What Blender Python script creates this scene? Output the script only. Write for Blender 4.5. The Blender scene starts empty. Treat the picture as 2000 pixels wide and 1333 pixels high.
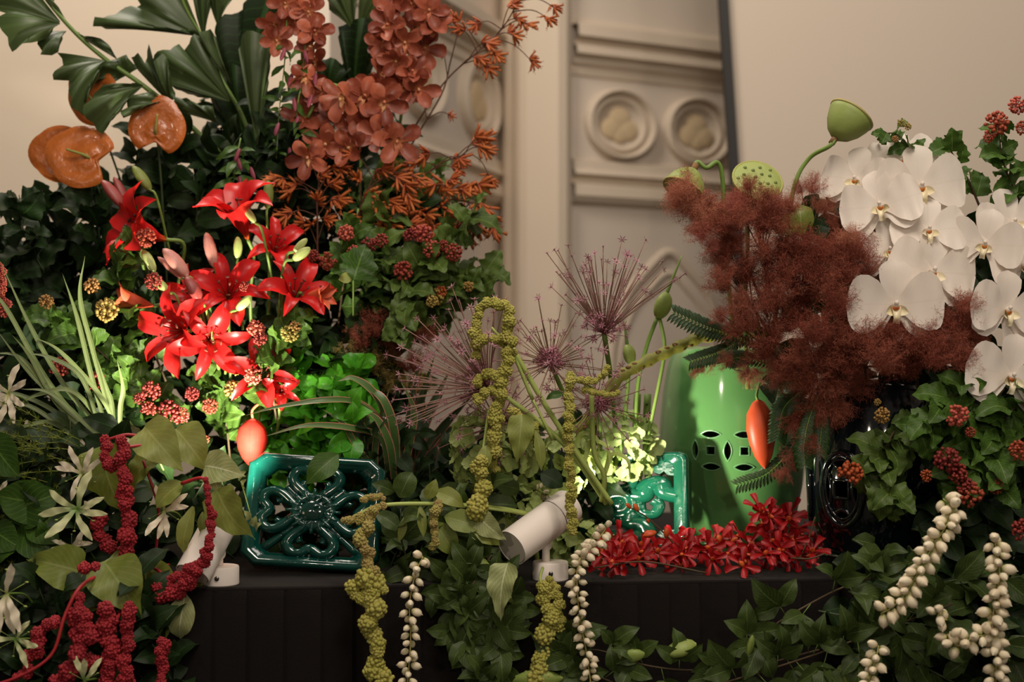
import bpy, math, random
from mathutils import Vector as V, Matrix as M4
sc = bpy.context.scene
COL = sc.collection
# ---------------------------------------------------------------- camera, world, lights
D = 2.8            # camera distance to the front edge of the table (metres)
HZ, CZ = 700, 1.19  # horizon row of the photograph, camera height
cam_d = bpy.data.cameras.new('camera'); cam = bpy.data.objects.new('camera', cam_d); COL.objects.link(cam)
cam.location = (0, -D, CZ); cam.rotation_euler = (math.pi/2, 0, 0)
cam_d.sensor_width = 36; cam_d.lens = 2800/2000*36; cam_d.shift_y = (HZ-666.5)/2000
cam_d.dof.use_dof = True; cam_d.dof.focus_distance = 2.83; cam_d.dof.aperture_fstop = 2.4
sc.camera = cam
w = bpy.data.worlds.new('hall_ambient'); sc.world = w; w.use_nodes = True
w.node_tree.nodes['Background'].inputs[0].default_value = (1.0, .86, .72, 1)
w.node_tree.nodes['Background'].inputs[1].default_value = .10
def area(name, loc, aim, size, power, col, sy=None):
    l = bpy.data.lights.new(name, 'AREA'); l.size = size; l.energy = power; l.color = col
    if sy: l.shape = 'RECTANGLE'; l.size_y = sy
    o = bpy.data.objects.new(name, l); COL.objects.link(o); o.location = loc
    o.rotation_euler = (V(aim)-V(loc)).to_track_quat('-Z', 'Y').to_euler(); return o
area('hall_ceiling_light', (.5, -1.7, 3.7), (.15, .2, 1.2), 1.1, 62, (1, .88, .75))
for i_, p_ in enumerate(((-2.2, -4.6, 2.7), (.3, -5.2, 2.5), (2.4, -4.4, 2.8))): area('hall_pendant_lamp', p_, (0, .1, 1.1), .22, 20, (1, .86, .7))
area('wall_wash_light', (-1.1, .9, 4.6), (-.1, 3.4, 1.7), 1.2, 104, (1, .9, .78))
area('screen_wash_light', (1.6, .4, 4.6), (1.6, 3.0, 1.8), 1.2, 25, (1, .9, .82))
vs = sc.view_settings; vs.view_transform = 'Standard'; vs.look = 'None'; vs.gamma = 1; vs.use_curve_mapping = False
vs.exposure = 0.0
# ---------------------------------------------------------------- helpers
def S(y): return (D+y)/D/1000                      # metres per photo pixel at depth y
def P(px, py, y=0): s = S(y); return V(((px-1000)*s, y, CZ+(HZ-py)*s))
def lin(h):
    h = h.lstrip('#'); c = [int(h[i:i+2], 16)/255 for i in (0, 2, 4)]
    return tuple((x/12.92 if x <= .04045 else ((x+.055)/1.055)**2.4) for x in c)+(1,)
W = {}
def nrm(v): v = V(v); return v.normalized() if v.length > 1e-9 else V((0, 0, 1))
def frame(loc, yd, zd, s=1):
    if not isinstance(s, (tuple, list)): s = (s, s, s)
    Y = nrm(yd); Z = V(zd)-Y*V(zd).dot(Y)
    if Z.length < 1e-4: Z = Y.orthogonal()
    Z.normalize(); X = Y.cross(Z); m = M4.Identity(4)
    for i in range(3): m[i][0] = X[i]*s[0]; m[i][1] = Y[i]*s[1]; m[i][2] = Z[i]*s[2]; m[i][3] = loc[i]
    return m
def T(v): return M4.Translation(V(v))
def tag(o, label, cat, group=None):
    o['label'] = label; o['category'] = cat
    if group: o['group'] = group
    return o
def thing(name, label, cat, loc, group=None):
    o = bpy.data.objects.new(name, None); COL.objects.link(o); o.location = loc; o.empty_display_size = .02
    W[o.name] = T(loc); return tag(o, label, cat, group)
def link(name, me, parent=None, M=None):
    o = bpy.data.objects.new(name, me); COL.objects.link(o); M = M or M4.Identity(4)
    if parent is not None:
        o.parent = parent; o.matrix_basis = W[parent.name].inverted() @ M
    else: o.matrix_basis = M
    W[o.name] = M.copy(); return o
def mesh(name, vs_, fs, mat=None, uv=None, smooth=True):
    me = bpy.data.meshes.new(name); me.from_pydata([tuple(v) for v in vs_], [], fs)
    if smooth: me.polygons.foreach_set('use_smooth', [True]*len(me.polygons))
    if uv:
        l = me.uv_layers.new(name='UV'); idx = [0]*len(me.loops); me.loops.foreach_get('vertex_index', idx)
        l.data.foreach_set('uv', [c for i in idx for c in uv[i]])
    if mat: me.materials.append(mat)
    me.update(); return me
_c = {}
def wm(me, mat):                                   # one copy of a shape per material
    k = (me.name, mat.name)
    if k not in _c:
        c = me.copy(); c.materials.clear(); c.materials.append(mat); _c[k] = c
    return _c[k]
def lerp_tab(tab, t):
    for (a, b), (c, d) in zip(tab, tab[1:]):
        if t <= c: return b+(d-b)*((t-a)/(c-a) if c > a else 0)
    return tab[-1][1]
def cat_rom(pts, k=6):
    pts = [V(p) for p in pts]
    if len(pts) < 3: return [pts[0].lerp(pts[-1], i/k) for i in range(k+1)]
    q = [pts[0]*2-pts[1]]+pts+[pts[-1]*2-pts[-2]]; out = []
    for i in range(1, len(q)-2):
        a, b, c, d = q[i-1:i+3]
        for j in range(k):
            t = j/k; out.append(.5*((2*b)+(c-a)*t+(2*a-5*b+4*c-d)*t*t+(3*b-a-3*c+d)*t**3))
    out.append(pts[-1]); return out
class MB:
    def __init__(s): s.v = []; s.f = []; s.uv = []
    def add(s, vs_, fs, uv=None):
        o = len(s.v); s.v += [V(x) for x in vs_]; s.f += [tuple(i+o for i in f) for f in fs]; s.uv += uv or [(0, 0)]*len(vs_)
    def tube(s, pts, r, n=6, k=0, cap=True):
        if k: pts = cat_rom(pts, k)
        pts = [V(p) for p in pts]; L = len(pts); ref = None; vs_ = []; fs = []; uv = []
        for i, p in enumerate(pts):
            tg = nrm(pts[min(i+1, L-1)]-pts[max(i-1, 0)])
            if ref is None: ref = tg.orthogonal().normalized()
            ref = ref-tg*ref.dot(tg); ref = ref.normalized() if ref.length > 1e-6 else tg.orthogonal().normalized()
            b = tg.cross(ref); t = i/(L-1)
            rr = r(t) if callable(r) else (r[0]+(r[1]-r[0])*t if isinstance(r, (tuple, list)) else r)
            for j in range(n):
                a = 2*math.pi*j/n; vs_.append(p+(ref*math.cos(a)+b*math.sin(a))*rr); uv.append((j/n, t))
        for i in range(L-1):
            for j in range(n): fs.append((i*n+j, i*n+(j+1) % n, (i+1)*n+(j+1) % n, (i+1)*n+j))
        if cap: fs += [tuple(range(n))[::-1], tuple((L-1)*n+j for j in range(n))]
        s.add(vs_, fs, uv); return s
    def lathe(s, prof, n=24, M=None, closed=False):  # prof [(r,z)]
        vs_ = []; fs = []; L = len(prof)
        for r, z in prof:
            for j in range(n): a = 2*math.pi*j/n; vs_.append(V((r*math.cos(a), r*math.sin(a), z)))
        for i in range(L if closed else L-1):
            i2 = (i+1) % L
            for j in range(n): fs.append((i*n+j, i*n+(j+1) % n, i2*n+(j+1) % n, i2*n+j))
        if not closed:
            if prof[0][0] > 1e-6: fs.append(tuple(range(n))[::-1])
            if prof[-1][0] > 1e-6: fs.append(tuple((L-1)*n+j for j in range(n)))
        if M: vs_ = [M @ v for v in vs_]
        s.add(vs_, fs, [(j/n, i/(L-1)) for i in range(L) for j in range(n)]); return s
    def ball(s, c, r, sub=0, sc_=(1, 1, 1), M=None):
        vs_, fs = ICO[sub]
        vs_ = [V((v.x*sc_[0], v.y*sc_[1], v.z*sc_[2]))*r for v in vs_]
        if M: vs_ = [M @ v for v in vs_]
        s.add([v+V(c) for v in vs_], fs); return s
    def box(s, a, b, M=None):
        vs_ = [V((x, y, z)) for x in (a[0], b[0]) for y in (a[1], b[1]) for z in (a[2], b[2])]
        if M: vs_ = [M @ v for v in vs_]
        s.add(vs_, [(0, 1, 3, 2), (4, 6, 7, 5), (0, 4, 5, 1), (2, 3, 7, 6), (0, 2, 6, 4), (1, 5, 7, 3)]); return s
    def prism(s, poly, z0, z1, M=None, top_in=0):
        n = len(poly); c = V((sum(p[0] for p in poly)/n, sum(p[1] for p in poly)/n))
        vs_ = [V((x, y, z0)) for x, y in poly]+[V((c.x+(x-c.x)*(1-top_in), c.y+(y-c.y)*(1-top_in), z1)) for x, y in poly]
        if M: vs_ = [M @ v for v in vs_]
        s.add(vs_, [tuple(range(n))[::-1], tuple(range(n, 2*n))]+[(i, (i+1) % n, n+(i+1) % n, n+i) for i in range(n)]); return s
    def me(s, name, mat=None, o=None, smooth=True):
        v = [x-V(o) for x in s.v] if o is not None else s.v
        return mesh(name, v, s.f, mat, s.uv, smooth)
    def obj(s, name, mat, parent=None, o=None, smooth=True):   # vertices are world coordinates
        o = V(o) if o is not None else s.v[0].copy()
        return link(name, s.me(name, mat, o, smooth), parent, T(o))
def _ico():
    g = (1+5**.5)/2
    v = [V(p).normalized() for p in [(-1, g, 0), (1, g, 0), (-1, -g, 0), (1, -g, 0), (0, -1, g), (0, 1, g), (0, -1, -g), (0, 1, -g), (g, 0, -1), (g, 0, 1), (-g, 0, -1), (-g, 0, 1)]]
    f = [(0, 11, 5), (0, 5, 1), (0, 1, 7), (0, 7, 10), (0, 10, 11), (1, 5, 9), (5, 11, 4), (11, 10, 2), (10, 7, 6), (7, 1, 8), (3, 9, 4), (3, 4, 2), (3, 2, 6), (3, 6, 8), (3, 8, 9), (4, 9, 5), (2, 4, 11), (6, 2, 10), (8, 6, 7), (9, 8, 1)]
    out = [(v, f)]
    for _ in range(2):
        v = list(v); mid = {}; nf = []
        def m(a, b):
            k = (min(a, b), max(a, b))
            if k not in mid: mid[k] = len(v); v.append(((v[a]+v[b])/2).normalized())
            return mid[k]
        for a, b, c in f: x, y, z = m(a, b), m(b, c), m(c, a); nf += [(a, x, z), (b, y, x), (c, z, y), (x, y, z)]
        f = nf; out.append((v, f))
    return out
ICO = _ico()
def blade(name, prof, wl, wr=None, n=10, m=4, cup=0, fold=0, wave=0, wf=6, seed=0):
    """leaf or petal along +Y, face +Z. prof [(y,z)], half-width tables [(t,w)]"""
    wr = wr or wl; R = random.Random(seed); ph = R.random()*6; vs_ = []; uv = []; fs = []
    pr = cat_rom([V((0, a, b)) for a, b in prof], 8); L = len(pr)-1
    for i in range(n+1):
        t = i/n; q = t*L; a = min(int(q), L-1); p = pr[a].lerp(pr[a+1], q-a); tg = nrm(pr[a+1]-pr[a]); nn = V((1, 0, 0)).cross(tg)
        for j in range(2*m+1):
            u = (j-m)/m; ww = lerp_tab(wl if u < 0 else wr, t)
            d = cup*u*u*ww+fold*abs(u)*ww+wave*math.sin(t*wf*3+ph+(2 if u < 0 else 0))*abs(u)*.1
            vs_.append(V((u*ww, p.y, p.z))+nn*d); uv.append(((u+1)/2, t))
    k = 2*m+1
    for i in range(n):
        for j in range(2*m): fs.append((i*k+j, i*k+j+1, (i+1)*k+j+1, (i+1)*k+j))
    return mesh(name, vs_, fs, None, uv)
# ---------------------------------------------------------------- materials
MT = {}
def mat(name, c1, c2=None, rough=.5, trans=0, vein=0, vcol=None, nscale=8, bump=.0, bscale=40, spec=.5, coat=0, grad=None, rnd=.35, metal=0, nodet=None, edge=None, emit=0, sheen=0):
    """procedural material: two colours mixed by noise and a per-object random value; veins and margins from the leaf's own UV"""
    if name in MT: return MT[name]
    m = bpy.data.materials.new(name); m.use_nodes = True; nt = m.node_tree; N = nt.nodes; L = nt.links
    b = N['Principled BSDF']; out = N['Material Output']
    def nd(t, **k):
        x = N.new(t)
        for a, v in k.items(): setattr(x, a, v)
        return x
    def math_(op, a, b_=None):
        x = nd('ShaderNodeMath', operation=op)
        for i, v in enumerate((a, b_)):
            if v is None: continue
            if isinstance(v, (int, float)): x.inputs[i].default_value = v
            else: L.new(v, x.inputs[i])
        return x.outputs[0]
    def mix(f, a, b_):
        x = nd('ShaderNodeMix', data_type='RGBA')
        for i, v in ((0, f), (6, a), (7, b_)):
            if isinstance(v, (int, float)): x.inputs[i].default_value = v
            elif isinstance(v, tuple): x.inputs[i].default_value = v
            else: L.new(v, x.inputs[i])
        return x.outputs[2]
    tc = nd('ShaderNodeTexCoord'); oi = nd('ShaderNodeObjectInfo')
    no = nd('ShaderNodeTexNoise'); no.inputs['Scale'].default_value = nscale; no.inputs['Detail'].default_value = 4
    L.new(tc.outputs['Object'], no.inputs['Vector'])
    f = math_('ADD', math_('MULTIPLY', no.outputs[0], 1.2), math_('MULTIPLY', math_('SUBTRACT', oi.outputs['Random'], .5), rnd*2))
    f = math_('MINIMUM', math_('MAXIMUM', math_('SUBTRACT', f, .1), 0), 1)
    c = mix(f, lin(c1), lin(c2 or c1))
    if grad or vein or edge:
        sp = nd('ShaderNodeSeparateXYZ'); L.new(tc.outputs['UV'], sp.inputs[0]); U, Vv = sp.outputs[0], sp.outputs[1]
        au = math_('ABSOLUTE', math_('SUBTRACT', U, .5))
        if grad:                                   # (colour at the base, reach) : colour of the thing itself
            g = math_('MAXIMUM', math_('SUBTRACT', 1, math_('DIVIDE', Vv, grad[1])), 0); c = mix(g, c, lin(grad[0]))
        if edge:
            c = mix(math_('MULTIPLY', math_('GREATER_THAN', au, edge[1]), .9), c, lin(edge[0]))
        if vein:
            mid = math_('LESS_THAN', au, .022)
            wv = math_('FRACT', math_('SUBTRACT', math_('MULTIPLY', Vv, 9), math_('MULTIPLY', au, 7)))
            sv = math_('MULTIPLY', math_('LESS_THAN', wv, .12), .6)
            if vein > 1: sv = math_('MULTIPLY', math_('LESS_THAN', math_('FRACT', math_('MULTIPLY', U, 14)), .25), .5)
            c = mix(math_('MULTIPLY', math_('MAXIMUM', mid, sv), min(vein, 1) if vein <= 1 else vein-1), c, lin(vcol or '#a0b070'))
    L.new(c, b.inputs['Base Color'])
    b.inputs['Roughness'].default_value = rough; b.inputs['Specular IOR Level'].default_value = spec; b.inputs['Metallic'].default_value = metal
    b.inputs['Coat Weight'].default_value = coat; b.inputs['Coat Roughness'].default_value = .06
    if sheen: b.inputs['Sheen Weight'].default_value = sheen
    if bump:
        n2 = nd('ShaderNodeTexNoise'); n2.inputs['Scale'].default_value = bscale; n2.inputs['Detail'].default_value = 3
        L.new(tc.outputs['Object'], n2.inputs['Vector'])
        bp = nd('ShaderNodeBump'); bp.inputs['Strength'].default_value = bump; bp.inputs['Distance'].default_value = .01
        L.new(n2.outputs[0], bp.inputs['Height']); L.new(bp.outputs[0], b.inputs['Normal'])
    if emit: L.new(c, b.inputs['Emission Color']); b.inputs['Emission Strength'].default_value = emit
    if trans:
        tr = nd('ShaderNodeBsdfTranslucent'); L.new(c, tr.inputs[0]); mx = nd('ShaderNodeMixShader'); mx.inputs[0].default_value = trans
        L.new(b.outputs[0], mx.inputs[1]); L.new(tr.outputs[0], mx.inputs[2]); L.new(mx.outputs[0], out.inputs[0])
    MT[name] = m; return m
m_wall = mat('limewashed_plaster', '#cdbfb0', '#d6c9bb', .9, nscale=1.5, bump=.15, bscale=6, rnd=0)
m_warm = mat('cream_plaster', '#d2c0aa', '#d9c9b5', .9, nscale=1.5, bump=.1, bscale=6, rnd=0)
m_trim = mat('carved_stone', '#c9b9a6', '#d4c4b0', .9, nscale=3, rnd=0)
m_tref = mat('trefoil_stone', '#d2bb98', '#c9b28e', .9, nscale=9, rnd=0)
m_floor = mat('dark_stone_floor', '#3a332c', '#2c2622', .6, nscale=3, rnd=0)
m_screen = mat('projection_fabric', '#c3b4a3', '#c7b8a8', .9, nscale=.6, rnd=0)
m_blackf = mat('black_frame', '#15110e', '#1b1612', .6, rnd=0)
m_cloth = mat('black_cloth', '#17110e', '#110c0a', .95, nscale=30, bump=.2, bscale=400, rnd=.1, spec=.2, sheen=.05)
m_lamp = mat('white_powder_coat', '#f2e7de', '#efe3d9', .45, nscale=5, rnd=0)
m_lampin = mat('lamp_inside', '#ece2d8', '#e4d8cc', .6, rnd=0)
m_metal = mat('screw_steel', '#8a8580', None, .3, metal=1, rnd=0)
m_lens = mat('lit_lens', '#fff0d0', None, .3, emit=18, rnd=0)
m_stool = mat('apple_green_glaze', '#669c5b', '#5f9656', .12, nscale=3, spec=.6, coat=.8, rnd=0)
m_rim = mat('thin_glaze_rim', '#8cc08c', '#6fb070', .2, nscale=20, coat=.5, rnd=0)
m_tileL = mat('bottle_green_glaze', '#0b463c', '#07302a', .12, nscale=18, coat=.9, rnd=0, bump=.15, bscale=30)
m_tileR = mat('jade_glaze', '#155c44', '#0c4736', .14, nscale=22, coat=.8, rnd=0, bump=.15, bscale=40)
m_navy = mat('ink_blue_glaze', '#060b10', '#0a1418', .07, nscale=12, coat=1, rnd=0)
# foliage
gl = dict(trans=.22, vein=.35, spec=.28)
G_palm = mat('palm_leaf', '#374726', '#4d5d34', .45, trans=.15, vein=1.35, vcol='#5d7a44')
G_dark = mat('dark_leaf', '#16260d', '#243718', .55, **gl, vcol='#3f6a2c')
G_mid = mat('mid_green_leaf', '#2e4a16', '#456424', .45, **gl, vcol='#86a84e')
G_nine = mat('lobed_leaf', '#344e18', '#4e6e2a', .5, **gl, vcol='#93b45c')
G_nine2 = mat('olive_lobed_leaf', '#3e5220', '#5a7232', .5, **gl, vcol='#9cb060')
G_ivy = mat('bright_glossy_leaf', '#55a024', '#3c8a22', .35, **gl, vcol='#8fd050')
G_amar = mat('amaranth_leaf', '#7d893a', '#92984e', .5, trans=.25, vein=.4, vcol='#b4bb7c')
G_amarp = mat('pale_amaranth_leaf', '#8f9a5c', '#a3a870', .55, trans=.25, vein=.8, vcol='#d8d9b4')
G_amard = mat('dusky_amaranth_leaf', '#6e7d2c', '#858c3c', .5, trans=.25, vein=.4, vcol='#a8b070')
G_vine = mat('vine_leaf', '#303f18', '#465827', .5, **gl, vcol='#84a05c')
G_grass = mat('striped_grass', '#56683a', '#74864c', .5, trans=.25, vein=1.5, vcol='#d0d0a0')
G_cord = mat('pink_edged_leaf', '#4a6a34', '#5f7c48', .4, trans=.15, edge=('#d88a78', .42))
G_cordd = mat('dark_pink_edged_leaf', '#2c3c24', '#44503a', .35, trans=.1, edge=('#a05c50', .43))
G_fern = mat('fern_leaf', '#26421a', '#365222', .5, trans=.2)
G_feath = mat('feathery_fern', '#6c7a20', '#7f8a30', .6, trans=.2)
G_stem = mat('green_stem', '#5f7d32', '#7a9444', .5)
G_stemp = mat('pale_green_stem', '#9aae54', '#b0bf68', .45, trans=.1)
G_stemd = mat('dark_stem', '#2c3a1c', '#3c4824', .6)
G_brown = mat('brown_stem', '#4a3a24', '#5c4a30', .7)
G_red = mat('crimson_stem', '#9c1c26', '#b02c30', .45)
# flowers
F_lily = mat('red_lily_petal', '#c8141a', '#da2420', .38, trans=.18, nscale=3, vein=.3, vcol='#a01014', grad=('#d8702c', .13))
F_lilyb = mat('lily_bud_green', '#a4b45c', '#c0c884', .5, trans=.1, nscale=5, vein=.5, vcol='#7f9a40')
F_lilyp = mat('lily_bud_pink', '#b4645c', '#d89a8c', .45, trans=.1, nscale=5, vein=1.6, vcol='#e0b0a4')
F_lilyd = mat('lily_bud_dark_red', '#7c2420', '#98403a', .45, nscale=5, vein=1.4, vcol='#b05c54')
F_lilyo = mat('lily_bud_orange', '#c8442c', '#d86a44', .45, nscale=5)
F_anth = mat('rust_spathe', '#b05a22', '#c06a2c', .28, nscale=6, bump=.25, bscale=12, coat=.25, trans=.08)
F_spad = mat('yellow_green_spadix', '#b0a04c', '#98a050', .6, bump=.4, bscale=300)
F_anther = mat('dark_anther', '#4a1c10', '#6a2c14', .7)
F_cym = mat('rust_orchid_petal', '#7a3523', '#b26046', .5, trans=.15, rnd=.6, nscale=6, vein=1.3, vcol='#8a3c2c', grad=('#c88a5c', .25))
F_cyml = mat('cream_orchid_lip', '#d8b07c', '#c8604c', .5, nscale=60)
F_kang = mat('orange_kangaroo_paw', '#a24a1c', '#ba6628', .6, nscale=20, grad=('#8a3418', .6))
F_kangs = mat('maroon_stem', '#4a2a18', '#5a3420', .7)
F_berr = mat('russet_seed_head', '#a04428', '#8a3020', .6, nscale=60, rnd=.5)
F_berd = mat('maroon_seed_head', '#7a1f1c', '#8c3024', .6, nscale=60, rnd=.5)
F_bero = mat('orange_seed_head', '#b45a24', '#a04020', .6, nscale=60, rnd=.5)
F_bery = mat('olive_seed_head', '#94893c', '#a0703c', .6, nscale=60, rnd=.5)
F_berp = mat('coral_seed_head', '#c4624c', '#a84438', .6, nscale=60, rnd=.5)
F_smoke = mat('smoke_bush_plume', '#87402e', '#9c5540', .8, trans=.2, nscale=25, rnd=.6)
F_smokep = mat('rosy_smoke_plume', '#a85a4c', '#b87a5c', .8, trans=.2, nscale=25, rnd=.5)
F_smokeo = mat('olive_smoke_plume', '#8a7038', '#a08a4c', .8, trans=.2, nscale=25, rnd=.5)
F_phal = mat('white_orchid_petal', '#eee2d6', '#f2e9df', .5, trans=.25, nscale=3, vein=.12, vcol='#d8c4b4', rnd=.1)
F_lip = mat('orchid_lip', '#f0e8da', '#e6d69c', .45, nscale=30, rnd=.1)
F_lipo = mat('orchid_throat', '#c87a1c', '#a84c10', .45, nscale=40)
F_lotus = mat('lotus_pod_green', '#84944a', '#98a25a', .55, nscale=14, bump=.2, bscale=30)
F_lotusr = mat('lotus_pod_rim', '#a8905c', '#9aa050', .6, nscale=20)
F_seed = mat('lotus_seed', '#6a7a34', '#5a6a2c', .5)
F_all = mat('allium_floret', '#b88a90', '#a87080', .6, trans=.2, rnd=.5)
F_alls = mat('allium_pedicel', '#8a7d50', '#8c5c5c', .6, nscale=12)
F_alld = mat('allium_core', '#9c5c6c', '#a8707c', .6, rnd=.5)
F_gam = mat('green_amaranth', '#a4a046', '#b4ac58', .75, trans=.1, nscale=40, rnd=.45)
F_gamb = mat('tan_amaranth', '#a8905a', '#a49a50', .75, trans=.1, nscale=40, rnd=.5)
F_ram = mat('crimson_amaranth', '#8c1420', '#a01e28', .7, nscale=40, rnd=.4)
F_hyd = mat('green_hydrangea', '#a8bd70', '#c0d08c', .55, trans=.25, nscale=10, vein=.3, vcol='#9ab068', rnd=.4)
F_hydy = mat('dusky_green_hydrangea', '#a0b064', '#b8c67c', .55, trans=.25, nscale=10, vein=.3, vcol='#8a9c50', rnd=.4)
F_snow = mat('cream_bud', '#dccbac', '#e4d8bc', .5, nscale=40, grad=('#a8a860', .3), rnd=.4)
F_rorc = mat('scarlet_orchid', '#96080f', '#b0141a', .45, trans=.12, nscale=30, rnd=.5)
F_rlip = mat('orange_orchid_lip', '#c8481c', '#d86a30', .5)
F_glo = mat('cream_gloriosa', '#e0d4b8', '#e8dcc4', .5, trans=.2, grad=('#a8b45c', .25), rnd=.3)
F_glog = mat('green_cream_gloriosa', '#d8d8a8', '#d0d49c', .5, trans=.2, grad=('#5c8a34', .42), rnd=.2)
F_ban = mat('red_banana_bract', '#c8281f', '#d23c2e', .65, nscale=6, trans=.15, spec=.2, vein=1.25, vcol='#a82420')
F_bano = mat('orange_banana_bract', '#d85c30', '#c84c28', .45, nscale=6, vein=1.2, vcol='#a83c20')
F_bell = mat('green_bell_bud', '#8aa04c', '#a0b05c', .5, trans=.2, nscale=12)
F_thorn = mat('knobbly_branch', '#8a8c34', '#5c5a28', .6, nscale=26, bump=.3)
F_node = mat('branch_node', '#7c5c30', '#6a4a28', .7)
F_purp = mat('plum_flower', '#7c3040', '#94485a', .6, rnd=.4)
# ---------------------------------------------------------------- the setting
def struct(o): o['kind'] = 'structure'; return o
def slab(name, a, b, m, parent=None): 
    mb = MB(); mb.box(a, b); return mb.obj(name, m, parent, o=a, smooth=False)
f = struct(slab('floor', (-6, -4.5, -.05), (6, 7, 0), m_floor)); tag(f, 'dark stone floor under the draped table', 'floor')
def wall_seg(name, label, O, d, length, n, m, z1=4.8):
    O = V((O[0], O[1], 0)); d = V((d[0], d[1], 0)).normalized(); n = V((n[0], n[1], 0)).normalized()
    def q(u, z, k): return O+d*u+V((0, 0, z))+n*k
    mb = MB(); c = [q(u, z, k) for u in (0, length) for z in (0, z1) for k in (-.15, 0)]
    mb.add(c, [(0, 1, 3, 2), (4, 6, 7, 5), (0, 4, 5, 1), (2, 3, 7, 6), (0, 2, 6, 4), (1, 5, 7, 3)])
    o = struct(mb.obj(name, m, None, O, False)); tag(o, label, 'wall'); return o, q
def moulding(wall, q, L, prof, name='moulding'):
    vs_ = []; fs = []; k = len(prof)
    for u in (0, L):
        for z, n in prof: vs_.append(q(u, z, n))
    for i in range(k-1): fs.append((i, i+1, k+i+1, k+i))
    mb = MB(); mb.add(vs_, fs); return mb.obj(name, m_trim, wall, None, False)
def roundel(wall, q, u, z, ru, rz):
    mb = MB(); n = 48
    prof = [(1.0, 0), (.99, .03), (.93, .05), (.87, .035), (.84, .005), (.8, .0), (.76, .022), (.70, .026), (.64, .012), (.62, .004), (.001, .004)]
    vs_ = [q(u+math.cos(2*math.pi*j/n)*ru*r, z+math.sin(2*math.pi*j/n)*rz*r, h) for r, h in prof for j in range(n)]
    mb.add(vs_, [(i*n+j, i*n+(j+1) % n, (i+1)*n+(j+1) % n, (i+1)*n+j) for i in range(len(prof)-1) for j in range(n)])
    r = mb.obj('roundel', m_trim, wall, q(u, z, 0))
    t = MB()
    for ang in (210, 330, 90, 270):
        a = math.radians(ang); e = .25 if ang not in (90, 270) else .27
        cu, cz = u+math.cos(a)*ru*e, z+math.sin(a)*rz*e
        if ang == 90: cz = z+rz*.2
        R_ = .3 if ang != 270 else .24
        lo = [(1, .004), (.92, .013), (.8, .015), (.01, .016)]
        vs_ = [q(cu+math.cos(2*math.pi*j/20)*ru*R_*s, cz+math.sin(2*math.pi*j/20)*rz*R_*s, h) for s, h in lo for j in range(20)]
        t.add(vs_, [(i*20+j, i*20+(j+1) % 20, (i+1)*20+(j+1) % 20, (i+1)*20+j) for i in range(3) for j in range(20)])
    t.obj('trefoil', m_tref, r, q(u, z, 0)); return r
up_prof = [(2.62, .0), (2.60, .012), (2.585, .02), (2.58, .075), (2.53, .08), (2.515, .045), (2.50, .04), (2.495, .062), (2.46, .066), (2.452, .03), (2.425, .028), (2.415, .012), (2.38, .01), (2.375, 0)]
lo_prof = [(2.03, 0), (2.02, .03), (1.985, .035), (1.96, .05), (1.945, .02), (1.925, .018), (1.915, .045), (1.87, .05), (1.845, .03), (1.835, 0)]
wr, q = wall_seg('wall_right', 'carved plaster wall with two round trefoil medallions beside the screen', (.24, 3.2), (.88, .475), 4, (.475, -.88), m_wall)
moulding(wr, q, 4, up_prof); moulding(wr, q, 4, lo_prof)
for u in (.245, .645, 1.045): roundel(wr, q, u, 2.185, .176, .152)
arch = [(-.30, 1.0), (-.29, 1.25), (-.22, 1.45), (-.1, 1.58), (0, 1.65), (.1, 1.58), (.22, 1.45), (.29, 1.25), (.3, 1.0)]
for sc_, r_ in ((1, .022), (.86, .014)):
    MB().tube([q(.5+a*sc_, 1.0+(b-1)*sc_, .0) for a, b in arch], r_, 8, 5).obj('arch_moulding', m_trim, wr)
ws, q = wall_seg('wall_side', 'shadowed side wall with one round medallion behind the kangaroo paw', (-.022, 3.4), (-.342, -.94), 1.66, (.94, -.342), m_wall)
moulding(ws, q, 1.66, up_prof); moulding(ws, q, 1.66, lo_prof); 
for u in (.37, .95): roundel(ws, q, u, 2.24, .20, .16)
wl, q = wall_seg('wall_left', 'plain cream plaster wall behind the orange anthuriums', (-.58, 1.9), (-1, 0), 5, (0, -1), m_warm)
mb = MB(); pl = [(-.05, 3.5), (-.045, 3.25), (-.03, 3.19), (.0, 3.15), (.012, 3.10), (.03, 3.07), (.06, 3.05), (.19, 3.05), (.225, 3.075), (.245, 3.12), (.25, 3.2), (.25, 3.5)]
mb.prism(pl, 0, 4.8); o = struct(mb.obj('trim_1', m_warm, None, (.1, 3.2, 0), False)); tag(o, 'tall plain plaster pilaster between the two medallion walls', 'pilaster')
# projection screen
sx, sy = 1412, 2.5
scr = thing('projection_screen', 'large blank grey projection screen with black edge behind the white orchids', 'screen', (2.6, sy, 0))
A = P(1406, -60, sy); B = P(1432, 345, sy); e = (B-A)/(A.z-B.z); top = A-e*1.2; bot = A+e*(A.z-.25)
mb = MB(); w_ = .05
def bar(p0, p1, w0, w1, th0, th1, m, nm):
    mb = MB(); c = [p0+V((a, t, 0)) for a in (w0, w1) for t in (th0, th1)]+[p1+V((a, t, 0)) for a in (w0, w1) for t in (th0, th1)]
    mb.add(c, [(0, 1, 3, 2), (4, 6, 7, 5), (0, 4, 5, 1), (2, 3, 7, 6), (0, 2, 6, 4), (1, 5, 7, 3)]); return mb.obj(nm, m, scr, None, False)
bar(bot, top, -.012, .022, -.02, .03, m_blackf, 'frame_edge'); bar(bot, top, .022, 3.6, 0, .015, m_screen, 'screen_sheet'); bar(bot, top, 3.6, 3.63, -.02, .03, m_blackf, 'frame_edge')
bar(bot-V((0, 0, .06)), bot, -.012, 3.63, -.02, .03, m_blackf, 'frame_edge')
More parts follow.
